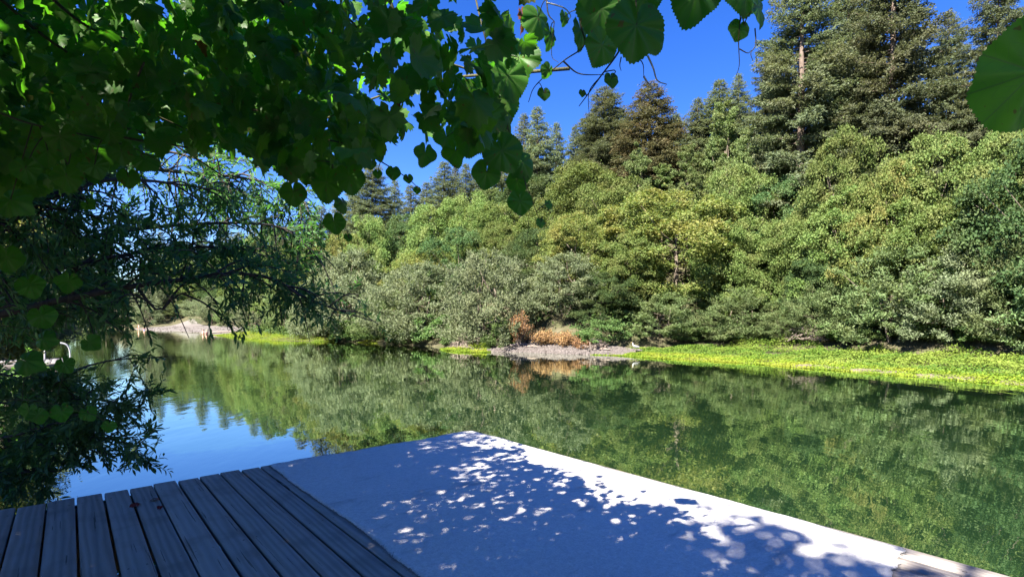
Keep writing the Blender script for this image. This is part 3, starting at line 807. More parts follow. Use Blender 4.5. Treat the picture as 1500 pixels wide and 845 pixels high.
# ------------------------------------------------------------------ the dock
def wood_mat():
    m = NT('weathered_wood')
    tc = m.n('TexCoord'); g = m.n('NewGeometry')
    rnd = g.outputs['Random Per Island']
    off = m.n('CombineXYZ', {0: m.math('MULTIPLY', rnd, 37.0), 1: m.math('MULTIPLY', rnd, 91.0), 2: rnd})
    va = m.n('VectorMath', operation='ADD'); m.set(va, 0, tc.outputs['Object']); m.set(va, 1, off)
    mp = m.n('Mapping', {'Vector': va, 'Scale': (34, 1.3, 8)})
    grain = m.n('TexNoise', {'Vector': mp, 'Scale': 1.6, 'Detail': 8.0, 'Roughness': .72, 'Distortion': .3})
    mp2 = m.n('Mapping', {'Vector': va, 'Scale': (5, .38, 3)})
    ring = m.n('TexWave', {'Vector': mp2, 'Scale': 1.3, 'Distortion': 9.0, 'Detail': 4.0, 'Detail Scale': .8, 'Detail Roughness': .65}, wave_type='BANDS', bands_direction='X')
    blot = m.n('TexNoise', {'Vector': va, 'Scale': 3.0, 'Detail': 5.0})
    mp3 = m.n('Mapping', {'Vector': va, 'Scale': (55, 1.1, 5)})
    crack = m.n('TexNoise', {'Vector': mp3, 'Scale': 1.0, 'Detail': 3.0})
    c = m.ramp(rnd, [(0, (.15, .132, .118)), (.3, (.29, .262, .235)), (.6, (.20, .172, .15)), (1, (.34, .312, .28))])
    c = m.mix(m.math('MULTIPLY', grain.outputs['Fac'], .75), c, (.17, .145, .128, 1))
    c = m.mix(m.math('MULTIPLY', ring.outputs['Fac'], .5), c, (.36, .32, .285, 1))
    c = m.mix(m.math('MULTIPLY', m.math('MAXIMUM', m.math('SUBTRACT', blot.outputs['Fac'], .52), 0.0), 3.0), c, (.12, .105, .094, 1))
    ck = m.math('MULTIPLY', m.math('LESS_THAN', crack.outputs['Fac'], .33), .8)
    c = m.mix(ck, c, (.03, .026, .022, 1))
    h = m.math('SUBTRACT', m.math('ADD', grain.outputs['Fac'], m.math('MULTIPLY', ring.outputs['Fac'], .5)), m.math('MULTIPLY', ck, 1.2))
    bp = m.n('Bump', {'Strength': .7, 'Distance': .004, 'Height': h})
    return m.done(m.n('BsdfPrincipled', {'Base Color': c, 'Roughness': .78, 'Normal': bp, 'Specular IOR Level': .25}))

def box(geo, x0, x1, y0, y1, z0, z1, c=.006):
    """chamfered box, long side along y"""
    prof = [(x0 + c, z0), (x1 - c, z0), (x1, z0 + c), (x1, z1 - c), (x1 - c, z1), (x0 + c, z1), (x0, z1 - c), (x0, z0 + c)]
    ys = [y0, y0 + c, y1 - c, y1]; V = []
    cx, cz = (x0 + x1) / 2, (z0 + z1) / 2
    for i, y in enumerate(ys):
        for (x, z) in prof:
            if i in (0, 3): x = cx + (x - cx) * (1 - 2 * c / max(.02, x1 - x0)); z = cz + (z - cz) * (1 - 2 * c / max(.02, z1 - z0))
            V.append((x, y, z))
    V += [(cx, y0, cz), (cx, y1, cz)]
    Q, T = [], []
    for i in range(3):
        for j in range(8):
            j2 = (j + 1) % 8
            Q.append((i * 8 + j, i * 8 + j2, (i + 1) * 8 + j2, (i + 1) * 8 + j))
    for j in range(8):
        j2 = (j + 1) % 8
        T.append((32, j2, j)); T.append((33, 24 + j, 24 + j2))
    geo.add(V, Q, T)

M['wood'] = wood_mat()
dock = tag(empty('wooden_dock', (0, 0, 0), ANG), 'weathered grey plank dock jutting over the river in the foreground', 'dock')
r = random.Random(3)
g = Geo(); nails = Geo()
n0 = 4.215; pitch = .1815
i = 0
while n0 - i * pitch > -4.4:
    x1 = n0 - i * pitch; x0 = x1 - pitch + r.uniform(.009, .019)
    end = 5.76 + r.uniform(-.018, .022); dz = r.uniform(-.003, .003)
    start = -3.0 + r.uniform(0, .05)
    box(g, x0, x1, start, end, DECK - .04 + dz, DECK + dz - .0005 * (i % 2))
    for yy in (5.55, 3.9, 2.25, .6, -1.0):
        for xx in (x0 + .035, x1 - .035):
            q = np.array([(math.cos(a) * .0042 + xx + r.uniform(-.006, .006), math.sin(a) * .0042 + yy + r.uniform(-.01, .01), DECK + dz + .0012) for a in np.linspace(0, 6.283, 7)[:-1]])
            q[:, 0] += 0
            ctr = q.mean(0); V = np.vstack([q, ctr + [0, 0, .0006]])
            nails.add(V, None, [(6, a, (a + 1) % 6) for a in range(6)])
    i += 1
g.obj('decking', M['wood'], dock)
nails.obj('nail_heads', plain_mat('rusty_nails', (.05, .04, .035), .6, .4, .6), dock)
g = Geo()
for yy in (5.62, 3.97, 2.32, .67, -.95, -2.6):
    V = Geo(); box(V, -.075, .075, -4.35, 4.17, DECK - .21, DECK - .045)
    A = np.concatenate(V.V); A = np.stack([A[:, 1], -A[:, 0] + yy - .08, A[:, 2]], -1)
    g.add(A, np.concatenate(V.Q), np.concatenate(V.T))
g.obj('joist', M['wood'], dock)
g = Geo(); V = Geo(); box(V, -.02, .02, -4.35, 4.19, .03, DECK - .045)
A = np.concatenate(V.V); g.add(np.stack([A[:, 1], -A[:, 0] + 5.68, A[:, 2]], -1), np.concatenate(V.Q), np.concatenate(V.T)); g.obj('fascia', M['wood'], dock)  # unseen deep board, added to block bright water reflections through the plank gaps
for (xx, yy) in ((3.9, 5.3), (-.2, 5.3), (3.9, .9), (-4.0, 5.3), (3.9, -2.5), (-.2, .9)):
    g = Geo(); tube(g, [(xx, yy, -1.6), (xx, yy, DECK - .22)], .11, 12); g.obj('post', M['wood'], dock, True)

# grey outdoor carpet lying on the planks
def carpet_mat():
    m = NT('grey_carpet')
    tc = m.n('TexCoord')
    f1 = m.n('TexNoise', {'Vector': tc.outputs['Object'], 'Scale': 85.0, 'Detail': 4.0, 'Roughness': .8})
    f2 = m.n('TexNoise', {'Vector': tc.outputs['Object'], 'Scale': 24.0, 'Detail': 5.0, 'Roughness': .75})
    f3 = m.n('TexNoise', {'Vector': tc.outputs['Object'], 'Scale': 1.3, 'Detail': 5.0, 'Roughness': .6})
    mp = m.n('Mapping', {'Vector': tc.outputs['Object'], 'Scale': (1.2, 3.5, 1)})
    f4 = m.n('TexNoise', {'Vector': mp, 'Scale': 1.0, 'Detail': 6.0, 'Roughness': .7})
    c = m.mix(f3.outputs['Fac'], (.60, .57, .54, 1), (.74, .71, .68, 1))
    c = m.mix(m.math('MULTIPLY', m.math('SUBTRACT', f1.outputs['Fac'], .38), 2.2), c, (.36, .345, .33, 1))
    c = m.mix(m.math('MULTIPLY', m.math('SUBTRACT', f2.outputs['Fac'], .42), 1.6), c, (.33, .32, .31, 1))
    st = m.math('MULTIPLY', m.math('MAXIMUM', m.math('SUBTRACT', f4.outputs['Fac'], .57), 0.0), 5.0)
    c = m.mix(m.math('MINIMUM', st, .55), c, (.20, .20, .195, 1))
    bp = m.n('Bump', {'Strength': 1.0, 'Distance': .012, 'Height': m.math('ADD', f1.outputs['Fac'], m.math('MULTIPLY', f2.outputs['Fac'], .8))})
    return m.done(m.n('BsdfPrincipled', {'Base Color': c, 'Roughness': 1.0, 'Normal': bp, 'Specular IOR Level': .05, 'Sheen Weight': .15}))
cm = carpet_mat()
carp = tag(empty('carpet', (0, 0, 0), ANG), 'frayed light grey outdoor carpet laid over the dock planks', 'carpet')
r = np.random.default_rng(5)
A_, B_ = 70, 120
V = np.zeros((A_, B_, 3))
nl, nr, te = 1.585, 4.165, 5.72
le = np.cumsum(r.normal(0, .0035, B_)); le -= np.linspace(le[0], le[-1], B_)
re_ = np.cumsum(r.normal(0, .0022, B_)); re_ -= np.linspace(re_[0], re_[-1], B_)
for a in range(A_):
    fa = a / (A_ - 1)
    s0 = .62 + (.92 - .62) * fa + .012 * math.sin(a * .9) + .01 * math.sin(a * 2.3)
    s1 = te + .012 * math.sin(a * .23) + .006 * math.sin(a * .9)
    for b in range(B_):
        fb = b / (B_ - 1)
        x = (nl + le[b]) * (1 - fa) + (nr + re_[b]) * fa; y = s0 + (s1 - s0) * fb
        z = DECK + .013 + .0025 * math.sin(x * 7 + y * 2.1) + .002 * math.sin(y * 9 - x * 3) + .0016 * math.cos((x - 4.215) / .1815 * 6.283)
        V[a, b] = (x, y, z)
idx = np.arange(A_ * B_).reshape(A_, B_)
Q = np.stack([idx[:-1, :-1], idx[1:, :-1], idx[1:, 1:], idx[:-1, 1:]], -1).reshape(-1, 4)
g = Geo(); W = V.reshape(-1, 3); low = W.copy(); low[:, 2] = DECK + .0045
ring = np.concatenate([idx[:, 0], idx[-1, 1:], idx[-2::-1, -1], idx[0, -2:0:-1]])
k = len(W)
sk = np.array([(ring[j], ring[(j + 1) % len(ring)], ring[(j + 1) % len(ring)] + k, ring[j] + k) for j in range(len(ring))])[:, ::-1]
g.add(np.vstack([W, low]), np.vstack([Q, sk]))
g.obj('pile', cm, carp, True)
# frayed threads along its edges
fr = Geo()
def fray(edge, out, cnt, L):
    e = np.asarray(edge); m = len(e) - 1
    s = r.uniform(0, m - 1e-4, cnt); i_ = s.astype(int); f = (s - i_)[:, None]
    P = e[i_] * (1 - f) + e[i_ + 1] * f; P[:, 2] = DECK + r.uniform(.006, .013, cnt)
    d = nrm(np.asarray(out) + r.normal(0, .7, (cnt, 3)) * [1, 1, .25])
    scatter(fr, (np.array([(-.06, 0, 0), (.06, 0, 0), (.02, 1, -.1), (-.02, 1, -.1)]), np.array([(0, 1, 2, 3)]), [], np.zeros((4, 2))), P, d, np.tile([0, 0, 1.0], (cnt, 1)) + r.normal(0, .3, (cnt, 3)), L * r.uniform(.4, 1.3, cnt))
fray(V[0], (-1, 0, 0), 1500, .028); fray(V[-1], (1, 0, 0), 700, .012); fray(V[:, 0], (0, -1, 0), 900, .022); fray(V[:, -1], (0, 1, 0), 400, .012)
fr.obj('frayed_thread', plain_mat('carpet_threads', (.20, .19, .18), 1, .05), carp)

# fallen leaves
for (px, py, sz, label) in ((197, 741, .075, 'curled dark red leaf lying alone on a dock plank'), (228, 732, .06, 'small red-brown leaf beside the plank gap'), (234, 744, .055, 'narrow dry leaf next to the small red-brown leaf')):
    D = F * (CAMZ - DECK) / (py - HY); p = at(px, py, D); p[2] = DECK + .012
    g = Geo(); V_, Q_, T_, U_ = grape(px, .6, .5, .9, 9, 3)
    g.add(V_ * np.array([.7, 1, 1]) * sz, Q_, T_, U_)
    o = g.obj('fallen_leaf', M['fallen'], smooth=True); o.location = [float(v) for v in p]; o.rotation_euler = (.35, .2, px * .7)
    tag(o, label, 'fallen leaf', 'dry leaves fallen on the planks')

# ------------------------------------------------------------------ neighbouring dock with its ladder rail
nd = tag(empty('neighbour_dock', tn(0, 0), ANG), 'low grey dock of the next property, half hidden by the willow leaves', 'dock')
g = Geo()
for j in range(16):
    box(g, -3.4 + j * .205, -3.4 + j * .205 + .19, 27.6, 31.2, .47, .52)
g.obj('decking', plain_mat('grey_boards', (.15, .145, .15), .8), nd)
g = Geo(); box(g, -3.4, -.12, 27.55, 27.6, .30, .52); box(g, -.12, -.06, 27.55, 31.2, .30, .52)
g.obj('fascia', plain_mat('dark_fascia', (.16, .14, .13), .8), nd)
for (xx, yy) in ((-.35, 27.9), (-.35, 30.9), (-2.6, 27.9)):
    g = Geo(); tube(g, [(xx, yy, -1.5), (xx, yy, .29)], .1, 10); g.obj('post', M['wood'], nd, True)
lad = tag(empty('ladder', tn(0, 0), ANG), 'white tubular swim ladder rail arching over the edge of the neighbouring dock', 'ladder')
wm = plain_mat('white_paint', (.40, .40, .42), .35, .4)
for yy in (29.0, 29.55):
    g = Geo()
    tube(g, spline([(-.75, yy, .52), (-.72, yy, 1.05), (-.45, yy, 1.27), (-.08, yy, 1.2), (.05, yy, .9), (.06, yy, .3), (.06, yy, -.7)], 26), .024, 8)
    g.obj('rail', wm, lad, True)
for z in (.2, -.1, -.4):
    g = Geo(); tube(g, [(.06, 29.0, z), (.06, 29.55, z)], .018, 8); g.obj('rung', wm, lad, True)

# ------------------------------------------------------------------ bathers and bird
def skinned(name, verts, edges, radii, mat, parent=None, sub=1):
    me = bpy.data.meshes.new(name); me.from_pydata([tuple(map(float, v)) for v in verts], edges, []); me.update()
    o = bpy.data.objects.new(name, me); COL.objects.link(o)
    md = o.modifiers.new('Skin', 'SKIN'); md.use_smooth_shade = True
    sv = me.skin_vertices[0].data if me.skin_vertices else None
    if sv is None:
        bpy.context.view_layer.objects.active = o
        sv = me.skin_vertices[0].data
    for v, rr in zip(sv, radii):
        v.radius = rr if isinstance(rr, tuple) else (rr, rr)
    sv[0].use_root = True
    s = o.modifiers.new('Subdivision', 'SUBSURF'); s.levels = sub; s.render_levels = sub
    me.materials.append(mat)
    if parent: o.parent = parent
    return o
skinm = plain_mat('skin', (.55, .34, .26), .5)
def person(p, rz, label, shorts, hair, armpose, height=1.72, top=None):
    e = empty('person', p, rz); s = height / 1.72
    J = {'pelvis': (0, 0, .95), 'waist': (0, 0, 1.08), 'chest': (0, -.01, 1.30), 'neck': (0, 0, 1.46), 'jaw': (0, .03, 1.54), 'head': (0, .01, 1.64), 'crown': (0, 0, 1.70),
         'nose': (0, .115, 1.60)}
    for sd, q in ((1, 'r'), (-1, 'l')):
        J.update({'hip' + q: (.09 * sd, 0, .90), 'knee' + q: (.11 * sd, .03, .49), 'ankle' + q: (.12 * sd, -.02, .08), 'toe' + q: (.13 * sd, .15, .03), 'shoulder' + q: (.18 * sd, 0, 1.40)})
        el, wr = armpose[q]
        J['elbow' + q] = (el[0] * sd, el[1], el[2]); J['wrist' + q] = (wr[0] * sd, wr[1], wr[2])
        dd = nrm(np.array(J['wrist' + q]) - np.array(J['elbow' + q])); J['hand' + q] = tuple(np.array(J['wrist' + q]) + dd * .15)
    names = list(J); ix = {k: i for i, k in enumerate(names)}
    E = [('pelvis', 'waist'), ('waist', 'chest'), ('chest', 'neck'), ('neck', 'jaw'), ('jaw', 'head'), ('head', 'crown'), ('head', 'nose')]
    for q in 'rl':
        E += [('pelvis', 'hip' + q), ('hip' + q, 'knee' + q), ('knee' + q, 'ankle' + q), ('ankle' + q, 'toe' + q), ('chest', 'shoulder' + q), ('shoulder' + q, 'elbow' + q), ('elbow' + q, 'wrist' + q), ('wrist' + q, 'hand' + q)]
    R = {'pelvis': (.15, .11), 'waist': (.135, .10), 'chest': (.16, .115), 'neck': .055, 'jaw': .07, 'head': (.078, .095), 'crown': .06, 'nose': .015}
    for q in 'rl':
        R.update({'hip' + q: .09, 'knee' + q: .06, 'ankle' + q: .04, 'toe' + q: .03, 'shoulder' + q: .06, 'elbow' + q: .04, 'wrist' + q: .03, 'hand' + q: .028})
    skinned('body', [np.array(J[k]) * s for k in names], [(ix[a], ix[b]) for a, b in E], [tuple(np.array(R[k]) * s) if isinstance(R[k], tuple) else R[k] * s for k in names], skinm, e)
    # hair cap, eyes and swimwear
    def blob(nm, c, rad, mat, zmin=-2):
        bm = bmesh.new(); bmesh.ops.create_uvsphere(bm, u_segments=14, v_segments=9, radius=1)
        for v in bm.verts: v.co = Vector((c[0] + v.co.x * rad[0], c[1] + v.co.y * rad[1], c[2] + max(v.co.z, zmin) * rad[2])) * s
        me = bpy.data.meshes.new(nm); bm.to_mesh(me); bm.free(); me.materials.append(mat)
        o = bpy.data.objects.new(nm, me); COL.objects.link(o); o.parent = e
    blob('hair', (0, -.02, 1.665), (.10, .118, .10), hair, -.35)
    for sd in (1, -1): blob('eye', (.035 * sd, .098, 1.63), (.013, .008, .01), plain_mat('eye', (.03, .02, .02), .2))
    g = Geo(); a = np.linspace(0, 6.283, 17)[:-1]
    rows = [(.162, .122, 1.03), (.172, .13, .93), (.185, .14, .82)]
    V = np.concatenate([np.stack([np.cos(a) * x * s, np.sin(a) * y * s, np.full(16, z * s)], -1) for x, y, z in rows])
    Q = [(i * 16 + j, (i + 1) * 16 + j, (i + 1) * 16 + (j + 1) % 16, i * 16 + (j + 1) % 16) for i in range(2) for j in range(16)]
    g.add(V, Q); g.obj('swim_shorts', shorts, e, True)
    if top:
        g = Geo(); rows = [(.178, .132, 1.22), (.188, .142, 1.30), (.172, .128, 1.38)]
        V = np.concatenate([np.stack([np.cos(a) * x * s, np.sin(a) * y * s, np.full(16, z * s)], -1) for x, y, z in rows])
        g.add(V, Q); g.obj('swim_top', top, e, True)
    return tag(e, label, 'person', 'bathers by the gravel bar')
down = {'r': ((.26, -.02, 1.14), (.27, .08, .92)), 'l': ((.26, -.02, 1.14), (.27, .08, .92))}
hip = {'r': ((.34, -.08, 1.18), (.2, .02, 1.02)), 'l': ((.26, -.02, 1.14), (.27, .12, .93))}
fwd = {'r': ((.26, .08, 1.16), (.2, .3, 1.10)), 'l': ((.26, .08, 1.16), (.2, .3, 1.12))}
def afloat(px, py): return at(px, py, F * CAMZ / (py - HY)) * np.array([1, 1, 0])
pk = plain_mat('pink_cloth', (.65, .20, .22)); bl = plain_mat('blue_cloth', (.12, .18, .40)); rd = plain_mat('red_cloth', (.55, .08, .07)); hr = plain_mat('brown_hair', (.10, .05, .03)); hb = plain_mat('fair_hair', (.40, .27, .15))
person(afloat(203, 483.6) + [0, 0, -.36], 2.6, 'taller bather standing knee-deep at the left tip of the gravel bar', rd, hr, hip, 1.76)
person(afloat(211.5, 483.6) + [0, 0, -.82], 3.6, 'bather standing waist-deep beside the taller bather', bl, hb, down, 1.66, pk)
person(afloat(297.5, 489.6) + [0, 0, -.95], 2.2, 'bather waist-deep off the right end of the gravel bar, left of a pair', rd, hr, fwd, 1.7)
person(afloat(302.5, 489.2) + [0, 0, -1.0], 4.4, 'bather in pink waist-deep off the gravel bar, right of a pair', pk, hb, down, 1.66, pk)

def bird(p, rz, label):
    e = empty('bird', p, rz)
    wh = plain_mat('white_feathers', (.34, .33, .32), .8); gy = plain_mat('grey_feathers', (.12, .12, .13), .8)
    V = [(0, 0, .27), (.10, 0, .31), (.16, 0, .39), (.155, 0, .46), (.185, 0, .50), (-.12, 0, .25), (-.22, 0, .22)]
    skinned('body', V, [(0, 1), (1, 2), (2, 3), (3, 4), (0, 5), (5, 6)], [(.085, .075), (.06, .055), .032, .026, .036, (.06, .05), (.03, .015)], wh, e, 2)
    g = Geo(); tube(g, [(.205, 0, .50), (.25, 0, .495), (.305, 0, .485)], [.015, .011, .003], 6); g.obj('beak', plain_mat('beak', (.35, .25, .10)), e, True)
    for sd in (1, -1):
        bm = bmesh.new(); bmesh.ops.create_uvsphere(bm, u_segments=12, v_segments=8, radius=1)
        for v in bm.verts: v.co = Vector((-.05 + v.co.x * .16, sd * .075 + v.co.y * .02, .275 + v.co.z * .06 - v.co.x * -.02))
        me = bpy.data.meshes.new('wing'); bm.to_mesh(me); bm.free(); me.materials.append(gy)
        o = bpy.data.objects.new('wing', me); COL.objects.link(o); o.parent = e
        g = Geo(); tube(g, spline([(0, sd * .03, .22), (-.02, sd * .035, .12), (.0, sd * .035, .005)], 6), .009, 6)
        for yaw in (-.4, 0, .4): tube(g, [(0, sd * .035, .008), (.06, sd * .035 + yaw * .06, .004)], .006, 5)
        g.obj('leg', plain_mat('bird_leg', (.20, .17, .10)), e, True)
    return tag(e, label, 'bird')
pb = onbank(931, 1.4); pb[2] += .06
bird(pb, 2.6, 'grey and white water bird standing on the bright green bank').scale = (1.15,) * 3

# ------------------------------------------------------------------ near trees: overhanging tree, willows
LW = lance(.14)
def branchy(limbs, seed, twigs_per_m, twig_len, shoots, leaf, droop, start=.15, spread=.9, leafgeo=None, woodgeo=None, lpersh=11, accept=None, tmpl=LW, thin=.012):
    r = np.random.default_rng(seed)
    Ps, Ys, Zs, Ss = [], [], [], []
    for pts, rad in limbs:
        tube(woodgeo, pts, rad, 8)
        seg = np.linalg.norm(np.diff(pts, axis=0), axis=1); L = seg.sum()
        for j in range(int(L * twigs_per_m)):
            s = start + (1 - start) * r.uniform()
            x = s * (len(pts) - 1.001); i = int(x); o = pts[i] * (1 - x + i) + pts[i + 1] * (x - i)
            ax = nrm(pts[i + 1] - pts[i])
            d = nrm(ax * .6 + nrm(r.normal(0, 1, 3)) * spread + np.array([0, 0, -droop * .4]))
            tl = twig_len * r.uniform(.5, 1.3)
            e = o + d * tl + np.array([0, 0, -droop * tl * .5])
            if accept is not None and not accept(e): continue
            tp = spline([o, o + d * tl * .5, e], 6)
            tube(woodgeo, tp, np.linspace(thin, thin * .3, 6), 4, False)
            for q in range(shoots):
                x = r.uniform(.25, 1) * 4.999; i = int(x); so = tp[i] * (1 - x + i) + tp[i + 1] * (x - i)
                sd = nrm(nrm(tp[-1] - tp[0]) * .7 + r.normal(0, .55, 3) + np.array([0, 0, -.25 * droop]))
                sl = r.uniform(.14, .34)
                se = so + sd * sl + np.array([0, 0, -droop * sl * .35])
                if accept is not None and not accept(se): continue
                tube(woodgeo, [so, (so + se) / 2 + np.array([0, 0, .01]), se], [thin * .25, thin * .2, thin * .1], 3, False)
                k = lpersh; f = np.linspace(.08, 1, k)
                P = so + (se - so) * f[:, None]
                side = nrm(np.cross(sd, r.normal(0, 1, 3)))
                sg = np.where(np.arange(k) % 2 == 0, 1, -1)[:, None]
                Y = nrm(sd * .75 + side * sg * .65 + r.normal(0, .22, (k, 3)) + np.array([0, 0, -.12]))
                Z = nrm(np.array([0, 0, .8]) + r.normal(0, .55, (k, 3)))
                Ps.append(P); Ys.append(Y); Zs.append(Z); Ss.append(leaf * r.uniform(.55, 1.2, k))
    scatter(leafgeo, tmpl, np.concatenate(Ps), np.concatenate(Ys), np.concatenate(Zs), np.concatenate(Ss))

def proj(p): return CX + F * p[0] / p[1], HY - F * (p[2] - CAMZ) / p[1]
def limb(pp, r0, r1, m=14): return spline(pp, m), np.linspace(r0, r1, m)

# upper willow, its trunk stands on the bank beyond the left edge
WB = np.array([-7.2, 4.0, .5])
root = tag(empty('willow_tree', WB), 'dark leafy willow branches reaching over the water from the left edge', 'willow')
wood, leaves = Geo(), Geo()
tr = spline([WB + [0, 0, -.6], WB + [.15, .1, 1.2], WB + [.1, .3, 2.6], WB + [-.2, .6, 4.6]], 14)
tube(wood, tr, np.linspace(.24, .10, 14), 10)
hk = tr[5]; hi = tr[8]
limbs = [limb([hk, at(-60, 470, 4.6), at(100, 437, 4.8), at(240, 413, 5.1), at(375, 402, 5.6), at(455, 440, 6.0), at(545, 470, 6.4)], .042, .006, 20),
         limb([hi, at(-40, 330, 4.6), at(40, 303, 4.7), at(88, 283, 4.9), at(180, 262, 5.4), at(330, 280, 6.2)], .06, .008, 16),
         limb([hi, at(-40, 400, 5.6), at(120, 350, 6.0), at(260, 330, 6.4), at(400, 330, 6.8), at(460, 370, 7.0)], .045, .006, 16),
         limb([tr[9], at(-30, 250, 6.0), at(140, 215, 6.6), at(280, 230, 7.2), at(330, 270, 7.4)], .04, .006, 14),
         limb([hk, at(-60, 430, 5.4), at(60, 400, 5.6), at(190, 372, 6.0), at(330, 362, 6.4), at(440, 390, 6.8)], .04, .006, 14),
         limb([tr[9], at(100, 240, 6.4), at(260, 252, 6.8), at(380, 265, 7.2), at(455, 300, 7.4)], .04, .006, 16),
         limb([at(200, 420, 5.0), at(232, 455, 5.0), at(260, 432, 5.1), at(300, 424, 5.2)], .015, .004, 8),
         limb([hk, at(-60, 470, 6.2), at(40, 440, 6.4), at(130, 440, 6.6), at(190, 450, 6.8)], .03, .005, 12)]
def acc_up(p):
    x, y = proj(p)
    if y > 505 or (78 < x < 122 and y > 484): return False
    if x > 350 and y > 485: return random.random() < .3
    if 195 < x < 330 and 425 < y < 505: return random.random() < .22
    if 205 < x < 300 and 225 < y < 300: return random.random() < .45
    if x > 330 and y < 300: return random.random() < .7
    if x > 480: return random.random() < .35
    return True
branchy(limbs, 61, 12.5, .62, 6, .10, .55, start=.18, leafgeo=leaves, woodgeo=wood, accept=acc_up)
for gg in (wood, leaves): gg.V = [v - WB for v in gg.V]
wood.obj('trunk', M['darkbark'], root, True); leaves.obj('crown', M['near_willow'], root)

# lower willow shrub at the water beside the dock
WS = np.array([-7.6, 6.6, .2])
root = tag(empty('willow_shrub', WS), 'dark willow shrub hanging over the water beside the dock at lower left', 'shrub')
wood, leaves = Geo(), Geo()
limbs = []
for (pp) in ([at(-40, 590, 7.4), at(60, 560, 7.0), at(150, 530, 6.6), at(245, 522, 6.4)], [at(-60, 610, 7.2), at(60, 590, 6.8), at(140, 585, 6.4), at(222, 600, 6.2)],
             [at(-60, 640, 7.0), at(60, 640, 6.6), at(140, 640, 6.2), at(212, 655, 6.0)], [at(-60, 560, 7.6), at(20, 530, 7.6), at(110, 552, 7.4)],
             [at(-60, 600, 6.8), at(20, 650, 6.4), at(90, 650, 6.2), at(170, 668, 6.0)], [at(-80, 560, 6.6), at(0, 590, 6.4), at(70, 575, 6.2)],
             [at(-80, 620, 6.6), at(0, 640, 6.2), at(60, 625, 6.0), at(120, 610, 6.0)], [at(-60, 640, 6.4), at(-10, 690, 6.2), at(50, 690, 6.0), at(90, 690, 5.9)],
             [at(-80, 540, 6.2), at(-10, 545, 6.2), at(50, 560, 6.2)], [at(-80, 680, 6.2), at(-20, 690, 6.0), at(20, 680, 5.9)]):
    limbs.append(limb([WS + [0, 0, .2]] + pp, .03, .005, 14))
def acc_lo(p):
    x, y = proj(p)
    if p[2] < .08: return False
    if x > 250 or y < 505: return False
    if y < 520 and x > 60: return random.random() < .4
    if x < 130 and y < 540: return random.random() < .12
    if x > 150 and 545 < y < 565: return random.random() < .4
    if x > 90 and y > 690: return False
    return True
branchy(limbs, 62, 6.5, .46, 6, .105, .35, start=.25, leafgeo=leaves, woodgeo=wood, accept=acc_lo, thin=.008)
for gg in (wood, leaves): gg.V = [v - WS for v in gg.V]
wood.obj('stem', M['darkbark'], root, True); leaves.obj('foliage', M['near_willow'], root)

# shade tree: stands behind the dock on the bank, its crown roofs the deck and carries the vine
OV = diamond(.30, .05)
def shade_tree(base, blobs, seed, label, ncl, nlf=60, leaf=.17):
    r = np.random.default_rng(seed)
    base = np.asarray(base, float)
    root = tag(empty('shade_tree', base), label, 'tree', 'trees overhanging the dock')
    wood, leaves = Geo(), Geo()
    top = np.mean([b[0] for b in blobs], 0); top = top * .6 + base * .4; top[2] = 5.2
    tube(wood, spline([base + [0, 0, -.5], (base + top) / 2 + [.2, -.2, .3], top], 10), np.linspace(.26, .13, 10), 10)
    tot = sum(b[1][0] * b[1][1] * b[1][2] for b in blobs)
    for c, rr in blobs:
        c = np.asarray(c, float); rr = np.asarray(rr, float)
        mid = (top + c) / 2 + [0, 0, .3]
        tube(wood, spline([top - [0, 0, .3], mid, c], 8), np.linspace(.11, .03, 8), 6)
        k = int(ncl * rr.prod() / tot)
        d = nrm(r.normal(0, 1, (k, 3))) * np.cbrt(r.uniform(.05, 1, k))[:, None]
        C = c + d * rr
        idx = np.repeat(np.arange(k), nlf)
        P = C[idx] + r.normal(0, .2, (len(idx), 3)) * [1, 1, .7]
        scatter(leaves, OV, P, nrm(r.normal(0, 1, P.shape) + [0, 0, -.3]), nrm(r.normal(0, .45, P.shape) + [0, 0, 1]), leaf * r.uniform(.6, 1.3, len(P)))
    for gg in (wood, leaves): gg.V = [v - base for v in gg.V]
    wood.obj('trunk', M['darkbark'], root, True); leaves.obj('crown', M['bay'], root)
    return root
def bt(t, n, z): return tn(t, n, z)
shade_tree(bt(-1.0, -5.2, .9), [(bt(-3.0, -6.4, 5.8), (3.0, 2.9, 1.7)), (bt(.6, -5.2, 5.9), (2.7, 2.5, 1.6)), (bt(-1.5, -6.6, 8.0), (3.4, 3.2, 2.2))], 71, 'large dark tree roofing the dock from behind', 700)
shade_tree(bt(6.2, -5.0, .9), [(bt(3.2, -4.6, 6.0), (2.5, 2.6, 1.6)), (bt(6.2, -5.0, 6.2), (2.6, 2.6, 1.8)), (bt(4.6, -6.2, 8.4), (3.2, 3.0, 2.2))], 72, 'dark tree over the dock whose crown shades the planks at left', 620)

# ------------------------------------------------------------------ grapevine
GT = [grape(101, .2, .10, .25), grape(102, .5, .22, .45), grape(103, .1, -.1, .5), grape(104, .9, .3, .3), grape(105, .3, .05, .8), grape(106, .05, .03, .10, 34, 4)]
GS = [grape(111, .2, .10, .3, 7, 2), grape(112, .6, .3, .5, 7, 2), grape(113, .3, -.12, .7, 7, 2), grape(114, 1.0, .25, .3, 7, 2)]
LX = np.array([-400, 0, 60, 120, 190, 250, 300, 350, 400, 450, 500, 530, 560, 600, 650, 690, 715, 745, 765, 790, 815, 840, 862, 900])
LY = np.array([330, 290, 292, 280, 250, 226, 232, 248, 262, 286, 278, 240, 222, 212, 205, 214, 215, 160, 118, 66, 44, 12, -30, -80])
VB = bt(.5, -4.6, .9)
vine = tag(empty('grapevine', VB), 'wild grapevine draped in a thick dark curtain across the top of the view', 'grapevine')
r = np.random.default_rng(81)
cnt = 80000
P = np.stack([r.uniform(-5.2, 1.6, cnt), r.uniform(-2.6, 4.4, cnt), r.uniform(2.55, 4.15, cnt)], -1)
